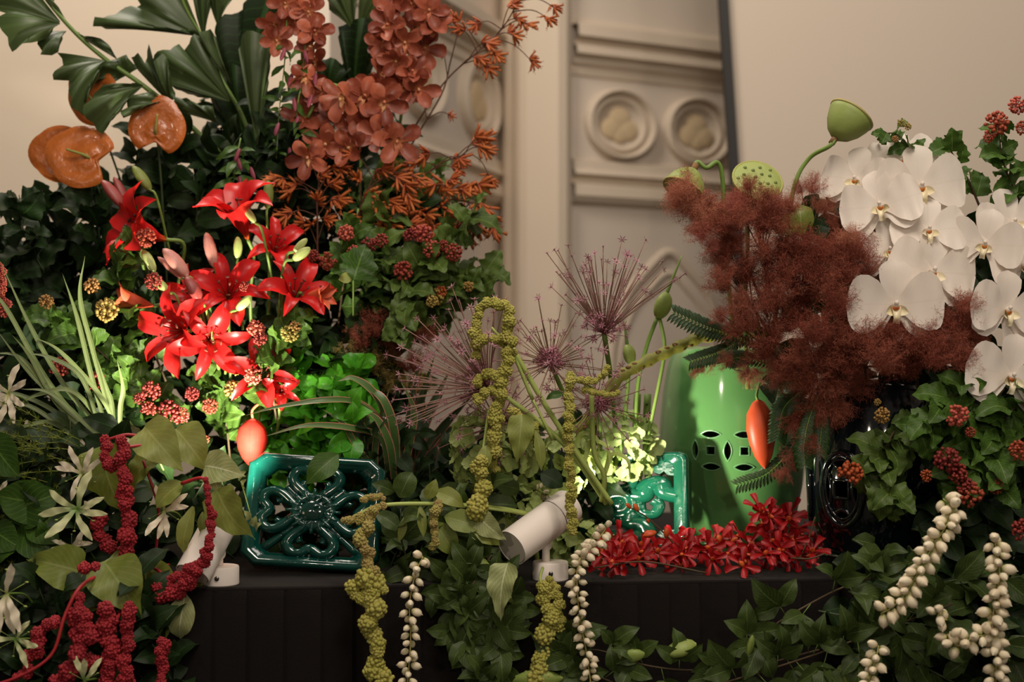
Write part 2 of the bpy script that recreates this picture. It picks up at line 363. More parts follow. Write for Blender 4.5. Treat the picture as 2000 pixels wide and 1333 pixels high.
for x in (.5, 3.0): mb = MB(); mb.box((bot.x+x-.03, sy-.25, 0), (bot.x+x+.03, sy+.25, .03)); mb.box((bot.x+x-.02, sy, .03), (bot.x+x+.02, sy+.03, .25)); mb.obj('foot', m_blackf, scr, None, False)
# table with black pleated skirt; front edge runs slightly back towards the right
TZ = .75; yaw = .095
tb = thing('draped_table', 'long table covered in black pleated cloth carrying the flowers', 'table', (0, .5, 0))
def tp(x, y, z): return V((x, yaw*x+y, z))
mb = MB(); c = [tp(x, y, z) for x in (-1.5, 1.7) for y in (0, 1.25) for z in (TZ-.03, TZ)]
mb.add(c, [(0, 1, 3, 2), (4, 6, 7, 5), (0, 4, 5, 1), (2, 3, 7, 6), (0, 2, 6, 4), (1, 5, 7, 3)]); mb.obj('tabletop', m_cloth, tb, None, False)
R = random.Random(5); x = -1.5
while x < 1.7:
    wd = .068+R.uniform(-.008, .01); mb = MB(); zs = [TZ-.004, TZ-.02, TZ-.15, .45, .2, .03]; cs = [0, .12, .5, .88, 1]
    vs_ = [tp(x-.02+(wd+.02)*c_, -.004-(.004+.010*c_)*(1+.5*k)+(.0015*math.sin(9*c_+k)), z) for k, z in enumerate(zs) for c_ in cs]
    mb.add(vs_, [(i*5+j, i*5+j+1, (i+1)*5+j+1, (i+1)*5+j) for i in range(5) for j in range(4)]); mb.obj('pleat', m_cloth, tb); x += wd
MB().tube([tp(x, -.006, TZ-.004) for x in (-1.5, -.7, 0, .8, 1.7)], .006, 6).obj('hem', m_cloth, tb)
for x in (-1.4, 1.6):
    for y in (.12, 1.15): mb = MB(); mb.box(tp(x, y, 0), tp(x+.05, y, TZ-.03)+V((0, .05, 0))); mb.obj('leg', m_blackf, tb, None, False)
# ---------------------------------------------------------------- ceramics
def boolean(me, cut):
    a = bpy.data.objects.new('a_', me); b = bpy.data.objects.new('b_', cut); COL.objects.link(a); COL.objects.link(b)
    md = a.modifiers.new('b', 'BOOLEAN'); md.object = b; md.solver = 'EXACT'
    dg = bpy.context.evaluated_depsgraph_get(); r = bpy.data.meshes.new_from_object(a.evaluated_get(dg))
    bpy.data.objects.remove(a); bpy.data.objects.remove(b); return r
def lens(cx, cz, a, b, vert, n=10):
    p = []
    for i in range(n): t = -1+2*i/n; p.append((t*a, b*(1-t*t)))
    for i in range(n): t = 1-2*i/n; p.append((t*a, -b*(1-t*t)))
    return [(cx+(v if vert else u), cz+(u if vert else v)) for u, v in p]
def sq(cx, cz, h): return [(cx-h, cz-h), (cx+h, cz-h), (cx+h, cz+h), (cx-h, cz+h)]
def smooth_angle(me, ang=.6):
    me.polygons.foreach_set('use_smooth', [True]*len(me.polygons))
    try: me.set_sharp_from_angle(angle=ang)
    except Exception: pass
def barrel_stool(name, label, c, H, prof, pats, mat_, rim, rimr, rot0, nseg=72, hole=True):
    st = thing(name, label, 'garden stool', c)
    rad = lambda z: lerp_tab([(z_, r_) for r_, z_ in prof], z)
    th = .012; inner = [(max(r-th, .001), z) for r, z in prof]; inner[-1] = (.001, H-th); inner[0] = (prof[0][0]-th, 0)
    outer = [(r, z) for r, z in prof]+[(.001, H)]
    mb = MB(); mb.lathe(outer+[(.001, H-th)]+[(max(r-th, .001), min(z, H-th)) for r, z in prof[::-1]], nseg, closed=True)
    body = mb.me('body')
    def onb(s, z, k=0): a = rot0+s/.165; r = rad(z)+k; return V((r*math.sin(a), -r*math.cos(a), z))
    if hole:
        cb = MB()
        for poly in pats:
            if sum(a[0]*b[1]-b[0]*a[1] for a, b in zip(poly, poly[1:]+poly[:1])) < 0: poly = poly[::-1]
            n = len(poly); vs_ = [onb(s, z, -.03) for s, z in poly]+[onb(s, z, .03) for s, z in poly]
            cb.add(vs_, [tuple(range(n))[::-1], tuple(range(n, 2*n))]+[(i, (i+1) % n, n+(i+1) % n, n+i) for i in range(n)])
        cm = cb.me('cut'); body = boolean(body, cm)
    body.materials.clear(); body.materials.append(mat_); smooth_angle(body)
    link('body', body, st, T(c))
    for poly in pats:
        pts = [onb(s, z, .0005) for s, z in poly]; pts = pts+[pts[0]]
        m2 = MB(); m2.tube([p+V(c) for p in pts], rimr, 5, 0, False); m2.obj('cutout_rim', rim, st)
    return st, onb
def coin_row(cs, cz, r=.0355):
    out = []
    for i, s in enumerate(cs):
        out += [lens(s, cz+r*1.02, .023, .0085, False), lens(s, cz-r*1.02, .023, .0085, False), sq(s, cz, .0095)]
        out.append(lens(s-r, cz, .023, .0085, True))
        if i == len(cs)-1: out.append(lens(s+r, cz, .023, .0085, True))
    return out
yS = .53; cS = P(1432, 700, yS); cS.z = TZ
H = .468
prof = [(.128, 0), (.134, .004), (.134, .02), (.130, .024), (.142, .07), (.160, .15), (.171, .22), (.1725, .25), (.170, .30), (.164, .36), (.156, .41), (.148, .445), (.138, .46), (.12, .467), (.06, .468)]
rr = .0360
sl, onb = barrel_stool('ceramic_stool', 'apple green glazed barrel garden stool with coin shaped cutouts', cS, H, prof, coin_row([-.036-.0, .036], .235), m_stool, m_rim, .0016, -.225)
MB().tube([V(cS)+V((.1345*math.cos(a), .1345*math.sin(a), .021)) for a in [i*math.pi/24 for i in range(49)]], .004, 6, 0, False).obj('foot_ring', m_stool, sl)
yD = .22; cD = P(1718, 700, yD); cD.z = TZ; RD = .148
prof2 = [(.118, 0), (.125, .005), (.125, .028), (.118, .034), (.124, .05), (.142, .11), (.149, .17), (.149, .22), (.142, .29), (.128, .35), (.115, .385), (.09, .395)]
ds, onb = barrel_stool('ceramic_stool', 'ink blue glossy garden stool with raised coin ring under the right flowers', cD, .40, prof2, [lens(0, .228, .022, .013, False), lens(0, .118, .022, .013, False), lens(-.036, .173, .034, .009, True), lens(.036, .173, .034, .009, True), sq(0, .173, .0185)], m_navy, m_navy, .005, -.78)
for r_, k in ((.062, .0065), (.05, .003)):
    MB().tube([V(cD)+onb(r_*.84*math.cos(a), .173+r_*1.22*math.sin(a), .003) for a in [i*math.pi/20 for i in range(41)]], k, 8, 0, False).obj('coin_ring', m_navy, ds)
for sgn in (-.16, .19):
    MB().tube([V(cD)+onb(sgn+.062*.84*math.cos(a), .173+.062*1.22*math.sin(a), .003) for a in [i*math.pi/20 for i in range(41)]], .0065, 8, 0, False).obj('coin_ring', m_navy, ds)
MB().tube([V(cD)+V((.126*math.cos(a), .126*math.sin(a), .03)) for a in [i*math.pi/24 for i in range(49)]], .005, 6, 0, False).obj('foot_ring', m_navy, ds)
# pierced tiles, local X right, Y up, Z front, half-width 1
def ringloft(mb, poly, levels, M):
    n = len(poly); vs_ = [M @ V((x*s, y*s, z)) for s, z in levels for x, y in poly]; L = len(levels)
    mb.add(vs_, [(i*n+j, i*n+(j+1) % n, ((i+1) % L)*n+(j+1) % n, ((i+1) % L)*n+j) for i in range(L) for j in range(n)])
def bend(M, p, zs=1): return M @ V((p[0], p[1], (p[2] if len(p) > 2 else 0)))
def flat_tube(mb, pts, r, M, zs=.8, n=10, k=6, z=.12, closed=False):
    t = MB(); t.tube([V((a, b, 0)) for a, b in pts], r, n, k, not closed); mb.add([M @ V((v.x, v.y, z+v.z*zs)) for v in t.v], t.f)
def tile(label, Mx, matr): 
    t = thing('pierced_tile', label, 'ceramic tile', Mx.translation); return t
# left tile
cL = P(603, 1150, .11); cL.z = TZ+.0095
up = V((.06, .30, 1)).normalized(); fr = V((.05, -1, .30)); Mx = frame(cL, up, fr, (.140, .116, .13)) @ T((0, 1, 0))
tl = tile('dark green pierced tile with four heart lobes beside the left spotlight', frame(cL, up, fr), m_tileL)
c8 = .80; po = [(-c8, -1), (c8, -1), (.86, -.93), (.93, -.86), (1, -c8), (1, c8), (.93, .86), (.86, .93), (c8, 1), (-c8, 1), (-.86, .93), (-.93, .86), (-1, c8), (-1, -c8), (-.93, -.86), (-.86, -.93)]
mb = MB(); ringloft(mb, po, [(1, -.2), (1, .2), (.97, .26), (.90, .27), (.87, .22), (.82, .2), (.80, .15), (.76, .12), (.74, .04), (.74, -.2)], Mx); mb.obj('frame', m_tileL, tl)
for ang in (0, 90, 180, 270):
    Rz = M4.Rotation(math.radians(ang), 4, 'Z'); mb = MB()
    h = [(.0, .16), (.13, .30), (.29, .46), (.34, .60), (.27, .72), (.14, .74), (.0, .65), (-.14, .74), (-.27, .72), (-.34, .60), (-.29, .46), (-.13, .30), (.0, .16)]
    flat_tube(mb, h, .088, Mx @ Rz, 1.2, 10, 5, .14); mb.obj('heart_lobe', m_tileL, tl)
    mb = MB(); R45 = Rz @ M4.Rotation(math.radians(45), 4, 'Z')
    for a in (-26, -13, 0, 13, 26):
        aa = math.radians(a); flat_tube(mb, [(.1*math.sin(aa), .2), (.42*math.sin(aa), .45), (.62*math.sin(aa), .60-.1*abs(a)/26)], .062, Mx @ R45, 1, 6, 4, .1)
    mb.obj('leaf_fan', m_tileL, tl)
for pts in ([(0, -.7), (0, -.86)], [(0, .7), (0, .86)], [(.7, 0), (.86, 0)], [(-.7, 0), (-.86, 0)], [(-.36, -.36), (-.68, -.68)], [(.36, -.36), (.68, -.68)]):
    mb = MB(); flat_tube(mb, pts, .07, Mx, 1, 6, 4, .08); mb.obj('bridge', m_tileL, tl)
mb = MB(); mb.lathe([(.34, -.1), (.34, .16), (.30, .25), (.24, .24), (.21, .20), (.18, .24), (.12, .27), (.001, .29)], 28, Mx); mb.obj('centre_boss', m_tileL, tl)
mb = MB()
for i in range(16): a = i*math.pi/8; flat_tube(mb, [(.2*math.cos(a), .2*math.sin(a)), (.40*math.cos(a), .40*math.sin(a))], .03, Mx, 1.2, 6, 3, .22)
mb.obj('boss_petals', m_tileL, tl)
# right tile
cR = P(1209, 1150, .32); cR.z = TZ+.0085
up = V((.015, .22, 1)).normalized(); fr = V((-.30, -1, .24)); Mx = frame(cR, up, fr, (.156, .112, .118)) @ T((0, 1, 0))
tr_ = tile('jade green pierced tile with scrolls leaning against the green stool', frame(cR, up, fr), m_tileR)
po = []
for cx, cy, a0 in ((1, -1, -90), (1, 1, 0), (-1, 1, 90), (-1, -1, 180)):
    for i in range(5): a = math.radians(a0+i*22.5); po.append((cx*.86+.14*math.cos(a), cy*.86+.14*math.sin(a)))
mb = MB(); ringloft(mb, po, [(1, -.25), (1, .15), (.97, .19), (.93, .2), (.90, .18), (.82, .18), (.80, .15), (.79, .05), (.79, -.25)], Mx); mb.obj('frame', m_tileR, tr_)
for k, ang in enumerate((0, 90, 180, 270)):
    Q = Mx @ M4.Rotation(math.radians(ang), 4, 'Z')
    mb = MB(); flat_tube(mb, [(.18, .18), (.36, .16), (.42, .34), (.60, .40), (.66, .22), (.86, .14)], .15, Q, .7, 10, 6, .08); mb.obj('cloud_scroll', m_tileR, tr_)
    mb = MB(); flat_tube(mb, [(.30, .05), (.34, -.16), (.52, -.2), (.58, -.02), (.50, .06)], .09, Q, .7, 8, 6, .08); mb.obj('curl', m_tileR, tr_)
    mb = MB(); mb.prism([(.5, .84), (.52, .60), (.60, .56), (.66, .62), (.72, .54), (.84, .52), (.9, .9)], -.1, .15, Q, .04); cp = mb.obj('corner_plate', m_tileR, tr_, None, False)
    mb = MB()
    for cx, cy, s in ((.62, .74, 1), (.76, .62, -1)):
        flat_tube(mb, [(cx+s*(.09-.012*i)*math.cos(i*.8+.8), cy+(.09-.012*i)*math.sin(i*.8+.8)) for i in range(7)], .016, Q, 1.2, 6, 3, .155)
    mb.obj('spiral_relief', m_tileR, cp)
mb = MB(); mb.lathe([(.30, -.1), (.30, .10), (.27, .17), (.2, .17), (.17, .14), (.12, .16), (.001, .17)], 28, Mx); bo = mb.obj('medallion', m_tileR, tr_)
mb = MB()
for i in range(18): a = i*math.pi/9; flat_tube(mb, [(.22*math.cos(a), .22*math.sin(a)), (.36*math.cos(a), .36*math.sin(a))], .03, Mx, 1.2, 6, 3, .13)
mb.obj('medallion_rays', m_tileR, bo); mb = MB()
for r_, n in ((0, 1), (.075, 7)):
    for i in range(n): a = 6.283*i/n; p = Mx @ V((r_*math.cos(a), r_*math.sin(a), .165)); mb.ball(p, .0036, 1)
mb.obj('medallion_beads', m_tileR, bo)
# ---------------------------------------------------------------- spotlights
def spotlight(label, base, joint, ax, L, rad, power, cone, aim=None):
    base = V(base); joint = V(joint); ax = nrm(ax); t = thing('spotlight', label, 'spotlight', base)
    mb = MB(); mb.lathe([(.034, 0), (.0355, .002), (.0355, .034), (.034, .0365), (.001, .0365)], 40, T(base)); mb.obj('base', m_lamp, t, base); smooth_angle(t.children[-1].data)
    mb = MB(); st = V((joint.x, joint.y, base.z+.036)); mb.tube([st, V((joint.x, joint.y, joint.z))], .0078, 14); mb.obj('stem', m_lamp, t)
    mb = MB(); mb.ball(joint, .013, 2); mb.obj('swivel', m_lamp, t)
    mb = MB(); mb.lathe([(.0045, 0), (.0045, .003), (.001, .003)], 12, T(base) @ M4.Rotation(math.radians(90), 4, 'X') @ T((0, .017, .0345))); mb.obj('screw', m_metal, t)
    c = joint+V((0, 0, .004))+nrm(V((0, 0, 1))-ax*ax.z)*(rad*.98); F = frame(c, ax.orthogonal(), ax)
    mb = MB(); mb.lathe([(rad-.0035, -L*.40), (rad-.002, -L*.5), (rad, -L*.5), (rad, L*.5-.002), (rad-.001, L*.5), (rad-.006, L*.5), (rad-.008, L*.38), (rad-.016, L*.30), (.001, L*.30)], 48, F); o = mb.obj('housing', m_lamp, t, c); smooth_angle(o.data)
    mb = MB(); mb.lathe([(rad-.0035, -L*.5+.001), (rad-.0035, -L*.5+.010), (.001, -L*.5+.010)], 40, F); o = mb.obj('rear_recess', m_lampin, t, c); smooth_angle(o.data)
    mb = MB(); mb.tube([F @ V(((rad+.0002)*math.cos(a), (rad+.0002)*math.sin(a), L*.22)) for a in [i*math.pi/24 for i in range(49)]], .0009, 5, 0, False); mb.obj('trim_ring', m_metal, t)
    mb = MB(); mb.box((-.008, -.004, -L*.5+.003), (.008, .006, -L*.5+.012), F @ T((0, -rad*.6, 0))); mb.obj('cable_socket', m_metal, t, None, False)
    mb = MB(); mb.lathe([(rad-.0165, L*.305), (.001, L*.307)], 32, F); mb.obj('lens', m_lens, t, c)
    l = bpy.data.lights.new('spotlight_beam', 'SPOT'); l.energy = power; l.color = (1, .93, .74); l.spot_size = math.radians(cone); l.spot_blend = .85; l.shadow_soft_size = .016
    o = bpy.data.objects.new('spotlight_beam', l); COL.objects.link(o); p = c+ax*(L*.5+.004); d = nrm(aim-p) if aim is not None else ax
    o.matrix_world = T(p) @ d.to_track_quat('-Z', 'Y').to_matrix().to_4x4(); return t
bR = P(1075, 1140, .046); bR.z = TZ
spotlight('white adjustable spotlight tilted right in front of the green hydrangeas', bR, V((P(1066, 1064, .046).x, .044, P(1066, 1064, .046).z)), (.121, .112, .074), .172, .0365, 17, 80, P(1430, 820, .37))
bL = P(431, 1156, -.015); bL.z = TZ
spotlight('white adjustable spotlight partly hidden behind crimson amaranth and leaves', bL, V((P(428, 1082, -.015).x, bL.y, P(428, 1082, -.015).z)), (.05, .085, .115), .15, .034, 50, 96, P(360, 640, .32))
# ---------------------------------------------------------------- plant shapes
def lobes(base, teeth, amp):
    return [(t, w_*(1-amp*(i % 2))) for i, (t, w_) in enumerate(base)]
ov = [(0, .015), (.03, .05), (.12, .15), (.3, .27), (.5, .29), (.7, .22), (.85, .12), (.95, .04), (1, .002)]
la = [(0, .02), (.15, .08), (.35, .14), (.55, .14), (.75, .09), (.9, .04), (1, .002)]
he = [(0, .05), (.02, .18), (.08, .30), (.2, .38), (.4, .38), (.6, .28), (.8, .13), (.92, .05), (1, .003)]
rd = [(0, .02), (.06, .12), (.2, .28), (.4, .37), (.6, .38), (.8, .30), (.92, .18), (1, .02)]
lb = [(0, .015), (.08, .03), (.12, .16), (.18, .34), (.24, .46), (.28, .42), (.32, .36), (.36, .27), (.42, .26), (.48, .36), (.54, .38), (.60, .32), (.66, .24), (.72, .22), (.78, .2), (.84, .13), (.9, .11), (.95, .06), (1, .005)]
lb2 = [(0, .015), (.06, .03), (.1, .2), (.16, .36), (.22, .38), (.26, .5), (.32, .44), (.38, .36), (.42, .38), (.5, .34), (.56, .30), (.6, .34), (.68, .28), (.74, .22), (.8, .22), (.86, .14), (.92, .1), (1, .005)]
st = [(0, .016), (.1, .022), (.3, .026), (.6, .024), (.85, .014), (1, .001)]
LF = {}
for i in range(3):
    d = .10+.12*i
    LF['ov', i] = blade('leaf_ovate', [(0, 0), (.35, .05), (.7, .02), (1, -d)], ov, n=9, m=3, fold=.25, wave=.3, seed=i)
    LF['la', i] = blade('leaf_lance', [(0, 0), (.35, .05), (.7, .0), (1, -d)], la, n=9, m=2, fold=.3, wave=.2, seed=i)
    LF['he', i] = blade('leaf_heart', [(0, 0), (.3, .08), (.65, .04), (1, -d-.04)], he, n=12, m=4, fold=.22, wave=.5, seed=i)
    LF['rd', i] = blade('leaf_round', [(0, 0), (.35, .05), (.7, .03), (1, -d)], rd, n=9, m=3, cup=.3, wave=.3, seed=i)
    LF['lb', i] = blade('leaf_lobed', [(0, 0), (.35, .05), (.7, .0), (1, -d)], lb if i != 1 else lb2, lb2 if i != 2 else lb, n=18, m=3, fold=.25, wave=.5, seed=i)
ZR = random.Random(77)
CAMV = V((0, -1, .25))
def pick(k, R=ZR): return LF[k, R.randrange(3)]
def leaf_at(parent, k, m, b, t, nv=None, wsc=1, name='leaf', R=ZR, depth=1):
    b = V(b); t = V(t); d = t-b; nv = nv if nv is not None else CAMV+V((R.uniform(-.4, .4), 0, R.uniform(-.3, .5)))
    return link(name, wm(pick(k, R), m), parent, frame(b, d, nv, (d.length*wsc, d.length, d.length*depth)))
def lpx(parent, k, m, b, t, y0, y1=None, wsc=1, nv=None):
    return leaf_at(parent, k, m, P(*b, y0), P(*t, y0 if y1 is None else y1), nv, wsc)
def sprig(name, label, cat, group, path, k, m, n, size, R=ZR, stem=None, sr=.003, spread=(35, 75), start=.15, wsc=1, facing=.6, extra=None, opp=False):
    """path of (px,py,y); leaves of `size` photo pixels set along it, each its own part"""
    pts = cat_rom([P(*p) for p in path], 6); t = thing(name, label, cat, pts[0], group)
    MB().tube(pts, (sr, sr*.4), 5).obj('stem', stem or G_stem, t); L = len(pts)-1
    for i in range(n):
        f_ = start+(1-start)*(i+.5*R.random())/n; q = f_*L; a = min(int(q), L-1); p = pts[a].lerp(pts[a+1], q-a); tg = nrm(pts[a+1]-pts[a])
        o1 = tg.orthogonal().normalized(); o2 = tg.cross(o1); an = i*2.4+R.uniform(-.5, .5)
        side = (o1*math.cos(an)+o2*math.sin(an)); side.y -= .25*facing; side = nrm(side-tg*side.dot(tg)); sp = math.radians(R.uniform(*spread))
        d = tg*math.cos(sp)+side*math.sin(sp); d.z -= R.uniform(0, .35); d = nrm(d)
        nv = CAMV*facing+V((R.uniform(-1, 1), R.uniform(-.3, .3), R.uniform(-.3, 1)))*(1-facing*.5)
        s = size*R.uniform(.7, 1.15)*S(p.y)*(1 if f_ < .85 else .8)
        link('leaf', wm(pick(k, R), m), t, frame(p, d, nv, (s*wsc, s, s)))
    return t
# ---- little clusters
def sph(R): z = R.uniform(-1, 1); a = R.uniform(0, 6.283); r = math.sqrt(1-z*z); return V((r*math.cos(a), r*math.sin(a), z))
def fib(n): 
    for i in range(n): z = 1-2*(i+.5)/n; r = math.sqrt(1-z*z); a = i*2.39996; yield V((r*math.cos(a), r*math.sin(a), z))
BER = []; CLP = []
for v in range(3):
    R = random.Random(v); mb = MB()
    for d in fib(64):
        if d.z < -.55: continue
        d2 = nrm(d+sph(R)*.25); r = R.uniform(.8, 1.0); mb.tube([d2*.1, d2*r*.85], .03, 3, 0, False); mb.ball(d2*r*.85, R.uniform(.13, .19), 0, (1, 1, 1))
    BER.append(mb.me('seed_cluster'))
    mb = MB()
    for d in fib(58): mb.ball(nrm(d+sph(R)*.2)*R.uniform(.68, .86), R.uniform(.2, .27), 0)
    mb.ball((0, 0, 0), .75, 1); CLP.append(mb.me('clump'))
def berry(parent, px, py, y, rpx, m, name='seed_head'):
    c = P(px, py, y); r = rpx*S(y); return link(name, wm(BER[ZR.randrange(3)], m), parent, frame(c, sph(ZR), CAMV+sph(ZR)*.5, (r, r, r)))
# ---- smoke plumes: hair-fine filaments
PLM = []
for v in range(4):
    R = random.Random(40+v); vs_ = []; fs = []; twigs = []
    for i in range(36):
        p = V((0, -.9, 0)); d = nrm(V((R.gauss(0, .55), 1, R.gauss(0, .5)))); path = [p]
        for j in range(4): p = p+d*R.uniform(.3, .5); d = nrm(d+sph(R)*.55); path.append(p)
        twigs += path[1:]
    mb = MB()
    def hair(pts, w_):
        for a, b in zip(pts, pts[1:]):
            d = nrm(b-a); s_ = nrm(d.cross(sph(R)))*w_; o = len(vs_); vs_.extend([a-s_, a+s_, b+s_, b-s_]); fs.append((o, o+1, o+2, o+3))
    for p in twigs:
        hair([p, p*.6+V((0, -.3, 0))], .007)
        for j in range(9):
            a = p+sph(R)*.1; d = sph(R); c = sph(R)*.7; pts = [a]
            for k in range(3): a = a+d*R.uniform(.07, .14); d = nrm(d+c*.6); pts.append(a)
            hair(pts, .0062)
    PLM.append(mesh('plume', vs_, fs, None, None, False))
def plume(parent, px, py, y, rpx, m, ang=90):
    c = P(px, py, y); r = rpx*S(y)*.78; a = math.radians(ang+ZR.uniform(-25, 25))
    o = link('plume', wm(PLM[ZR.randrange(4)], m), parent, frame(c, (math.cos(a), ZR.uniform(-.3, .3), math.sin(a)), CAMV+sph(ZR)*.6, (r, r, r))); o['kind'] = 'stuff'; return o
# ---------------------------------------------------------------- flower builders
def stemline(t, pts, r, m=G_stem, name='stem', n=6): return MB().tube(pts, r, n, 6).obj(name, m, t)
LILP = [blade('lily_petal', [(.02, 0), (.16, .28), (.36, .52), (.66, .64), (.98, .50+.12*i)], [(0, .03), (.2, .10), (.45, .21), (.65, .235), (.82, .17), (.93, .08), (1, .004)], n=12, m=3, cup=.35, fold=.12, wave=.25, seed=i) for i in (0, 1)]
LILN = blade('lily_petal_narrow', [(.02, 0), (.16, .28), (.36, .52), (.66, .62), (.98, .46)], [(0, .03), (.2, .08), (.45, .15), (.65, .16), (.82, .11), (.93, .05), (1, .004)], n=12, m=3, cup=.3, fold=.15, seed=4)
LILH = blade('lily_petal_closed', [(.03, 0), (.14, .3), (.22, .62), (.34, .9), (.56, 1.1)], [(0, .03), (.2, .11), (.45, .2), (.7, .2), (.87, .11), (1, .004)], n=10, m=3, cup=.5, fold=.1, seed=5)
R = random.Random(3); mb = MB()
for i in range(6):
    a = i*math.pi/3+.3; d = V((math.cos(a), math.sin(a), 0)); tip = d*.22+V((0, 0, .66)); mb.tube([V((0, 0, .02)), d*.1+V((0, 0, .35)), tip], .010, 4, 3)
    mb.ball(tip, .035, 1, (1.6, .7, .7), M4.Rotation(a+1.57, 4, 'Z'))
mb.tube([V((0, 0, 0)), V((.04, 0, .75))], .014, 5); mb.ball((.04, 0, .76), .03, 1); STAM = mb.me('stamens')
def fl_frame(c, facing, roll=0, s=1):
    f_ = nrm(facing); upv = V((0, 0, 1)) if abs(f_.z) < .9 else V((0, 1, 0)); upv = nrm(upv-f_*upv.dot(f_)); upv = M4.Rotation(math.radians(roll), 4, f_) @ upv
    return frame(c, upv, f_, s)
def RZ(a): return M4.Rotation(math.radians(a), 4, 'Z')
def RX(a): return M4.Rotation(math.radians(a), 4, 'X')
def lily(label, c, facing, roll, size, root=None, open_=1, close=0, wide=False, group='red lilies'):
    """c = throat (px,py,y); facing vector; size = petal reach in photo px"""
    p = P(*c); s = size*S(c[2]); F = fl_frame(p, facing, roll, s); f_ = nrm(facing)
    rt = P(*root) if root else p-f_*s*.9+V((0, .02, -.1)); t = thing('lily', label, 'flower', rt, group)
    stemline(t, [p, p-f_*s*.35, rt.lerp(p, .4)+V((0, .01, 0)), rt], (.0045, .0035), G_stem)
    for i in range(6):
        me = (LILP[i//2 % 2] if i % 2 or wide else LILN) if open_ > .5 else LILH
        link('petal', wm(me, F_lily if open_ > .5 else F_lilyo), t, F @ RZ(i*60) @ RX(close+ZR.uniform(-6, 6)))
    if open_ > .5: link('stamens', wm(STAM, F_anther), t, F)
    return t
def bud_mesh(name, prof, ridges, amp, n=18):
    vs_ = []; fs = []; uv = []
    for i, (r, z) in enumerate(prof):
        for j in range(n): a = 6.283*j/n; k = r*(1+amp*math.cos(ridges*a)); vs_.append(V((k*math.cos(a), z, k*math.sin(a)))); uv.append(((j/n*ridges) % 1, z))
    L = len(prof); fs = [(i*n+j, i*n+(j+1) % n, (i+1)*n+(j+1) % n, (i+1)*n+j) for i in range(L-1) for j in range(n)]
    fs += [tuple(range(n)), tuple((L-1)*n+j for j in range(n))[::-1]]
    return mesh(name, vs_, fs, None, uv)
BUD = bud_mesh('lily_bud', [(.03, 0), (.09, .06), (.14, .2), (.165, .4), (.165, .6), (.13, .8), (.07, .94), (.01, 1)], 3, .12)
def bud(label, b, t_, y, m, wsc=1, group='lily buds', y1=None, stem=None):
    a = P(*b, y); e = P(*t_, y if y1 is None else y1); d = e-a; L = d.length; rt = a-nrm(d)*.05+V((.0, .06, -.1)); t = thing('lily_bud', label, 'flower bud', rt, group)
    link('bud', wm(BUD, m), t, frame(a, d, CAMV, (L*wsc, L, L*wsc))); stemline(t, [a+d*.02, a-nrm(d)*.025, rt], .003, stem or G_stem); return t
# orchids ---------------------------------------------------------
CYP = blade('orchid_petal', [(0, 0), (.4, .06), (.75, .10), (1, .02)], [(0, .06), (.2, .15), (.45, .27), (.7, .29), (.88, .2), (1, .04)], n=9, m=3, cup=.45, seed=1)
CYL = blade('orchid_lip', [(0, 0), (.25, .12), (.55, .10), (.8, -.08)], [(0, .1), (.3, .22), (.6, .24), (.85, .2), (1, .05)], n=8, m=3, cup=.9, wave=.6, seed=2)
mb = MB(); mb.tube([V((0, -.05, 0)), V((0, .04, .12)), V((0, .0, .28))], (.08, .06), 8, 4); COLM = mb.me('column')
def cym(parent, c, facing, roll, size):
    p = P(*c); s = size*S(c[2]); F = fl_frame(p, facing, roll, s); fo = link('flower', wm(COLM, F_cyml), parent, F)
    for a, tl_ in ((0, 34), (72, 16), (-72, 16), (140, 26), (-140, 26)): link('petal', wm(CYP, F_cym), fo, F @ RZ(a+ZR.uniform(-6, 6)) @ RX(tl_+ZR.uniform(-12, 16)))
    link('lip', wm(CYL, F_cyml), fo, F @ RZ(180) @ T((0, 0, .08)) @ M4.Scale(.62, 4)); return fo
PHP = blade('moth_petal', [(0, 0), (.4, .05), (.75, .04), (1, -.05)], [(0, .07), (.12, .2), (.3, .47), (.5, .6), (.7, .6), (.87, .46), (.96, .25), (1, .03)], n=12, m=4, cup=.12, fold=-.03, wave=.25, seed=3)
PHS = blade('moth_sepal', [(0, 0), (.4, .03), (.75, .02), (1, -.04)], [(0, .05), (.2, .2), (.45, .34), (.7, .35), (.88, .24), (1, .02)], n=10, m=3, cup=.12, fold=.05, seed=4)
PHL = blade('moth_lip', [(0, 0), (.15, .22), (.4, .3), (.62, .12)], [(0, .12), (.2, .2), (.45, .16), (.7, .13), (.88, .16), (1, .03)], n=9, m=3, cup=1.0, seed=5)
PHW = blade('moth_lip_wing', [(0, 0), (.2, .2), (.34, .36)], [(0, .06), (.4, .16), (.8, .13), (1, .02)], n=6, m=2, cup=.5, seed=6)
mb = MB(); mb.ball((0, 0, .1), .07, 1, (1, 1.1, 1.6)); mb.ball((0, .05, .2), .05, 1); PHC = mb.me('moth_column')
mb = MB(); mb.ball((0, -.06, .14), .06, 1, (1.3, .8, .8)); PHT = mb.me('moth_throat')
def moth(parent, c, width, facing=(0, -1, 0), roll=0):
    p = P(*c); s = width*.5*S(c[2]); F = fl_frame(p, facing, roll, s); fo = link('flower', wm(PHC, F_phal), parent, F)
    for a in (0, 122, -122): link('sepal', wm(PHS, F_phal), fo, F @ T((0, 0, -.03)) @ RZ(a) @ M4.Scale(.95, 4))
    for a in (86, -86): link('petal', wm(PHP, F_phal), fo, F @ T((0, 0, .02)) @ RZ(a+ZR.uniform(-4, 4)) @ RX(ZR.uniform(-2, 7)))
    link('lip', wm(PHL, F_lip), fo, F @ T((0, -.06, .03)) @ RZ(180) @ M4.Scale(.5, 4)); link('throat', wm(PHT, F_lipo), fo, F)
    for a in (110, -110): link('lip_wing', wm(PHW, F_lip), fo, F @ T((0, -.08, .03)) @ RZ(a) @ M4.Scale(.7, 4))
    return fo
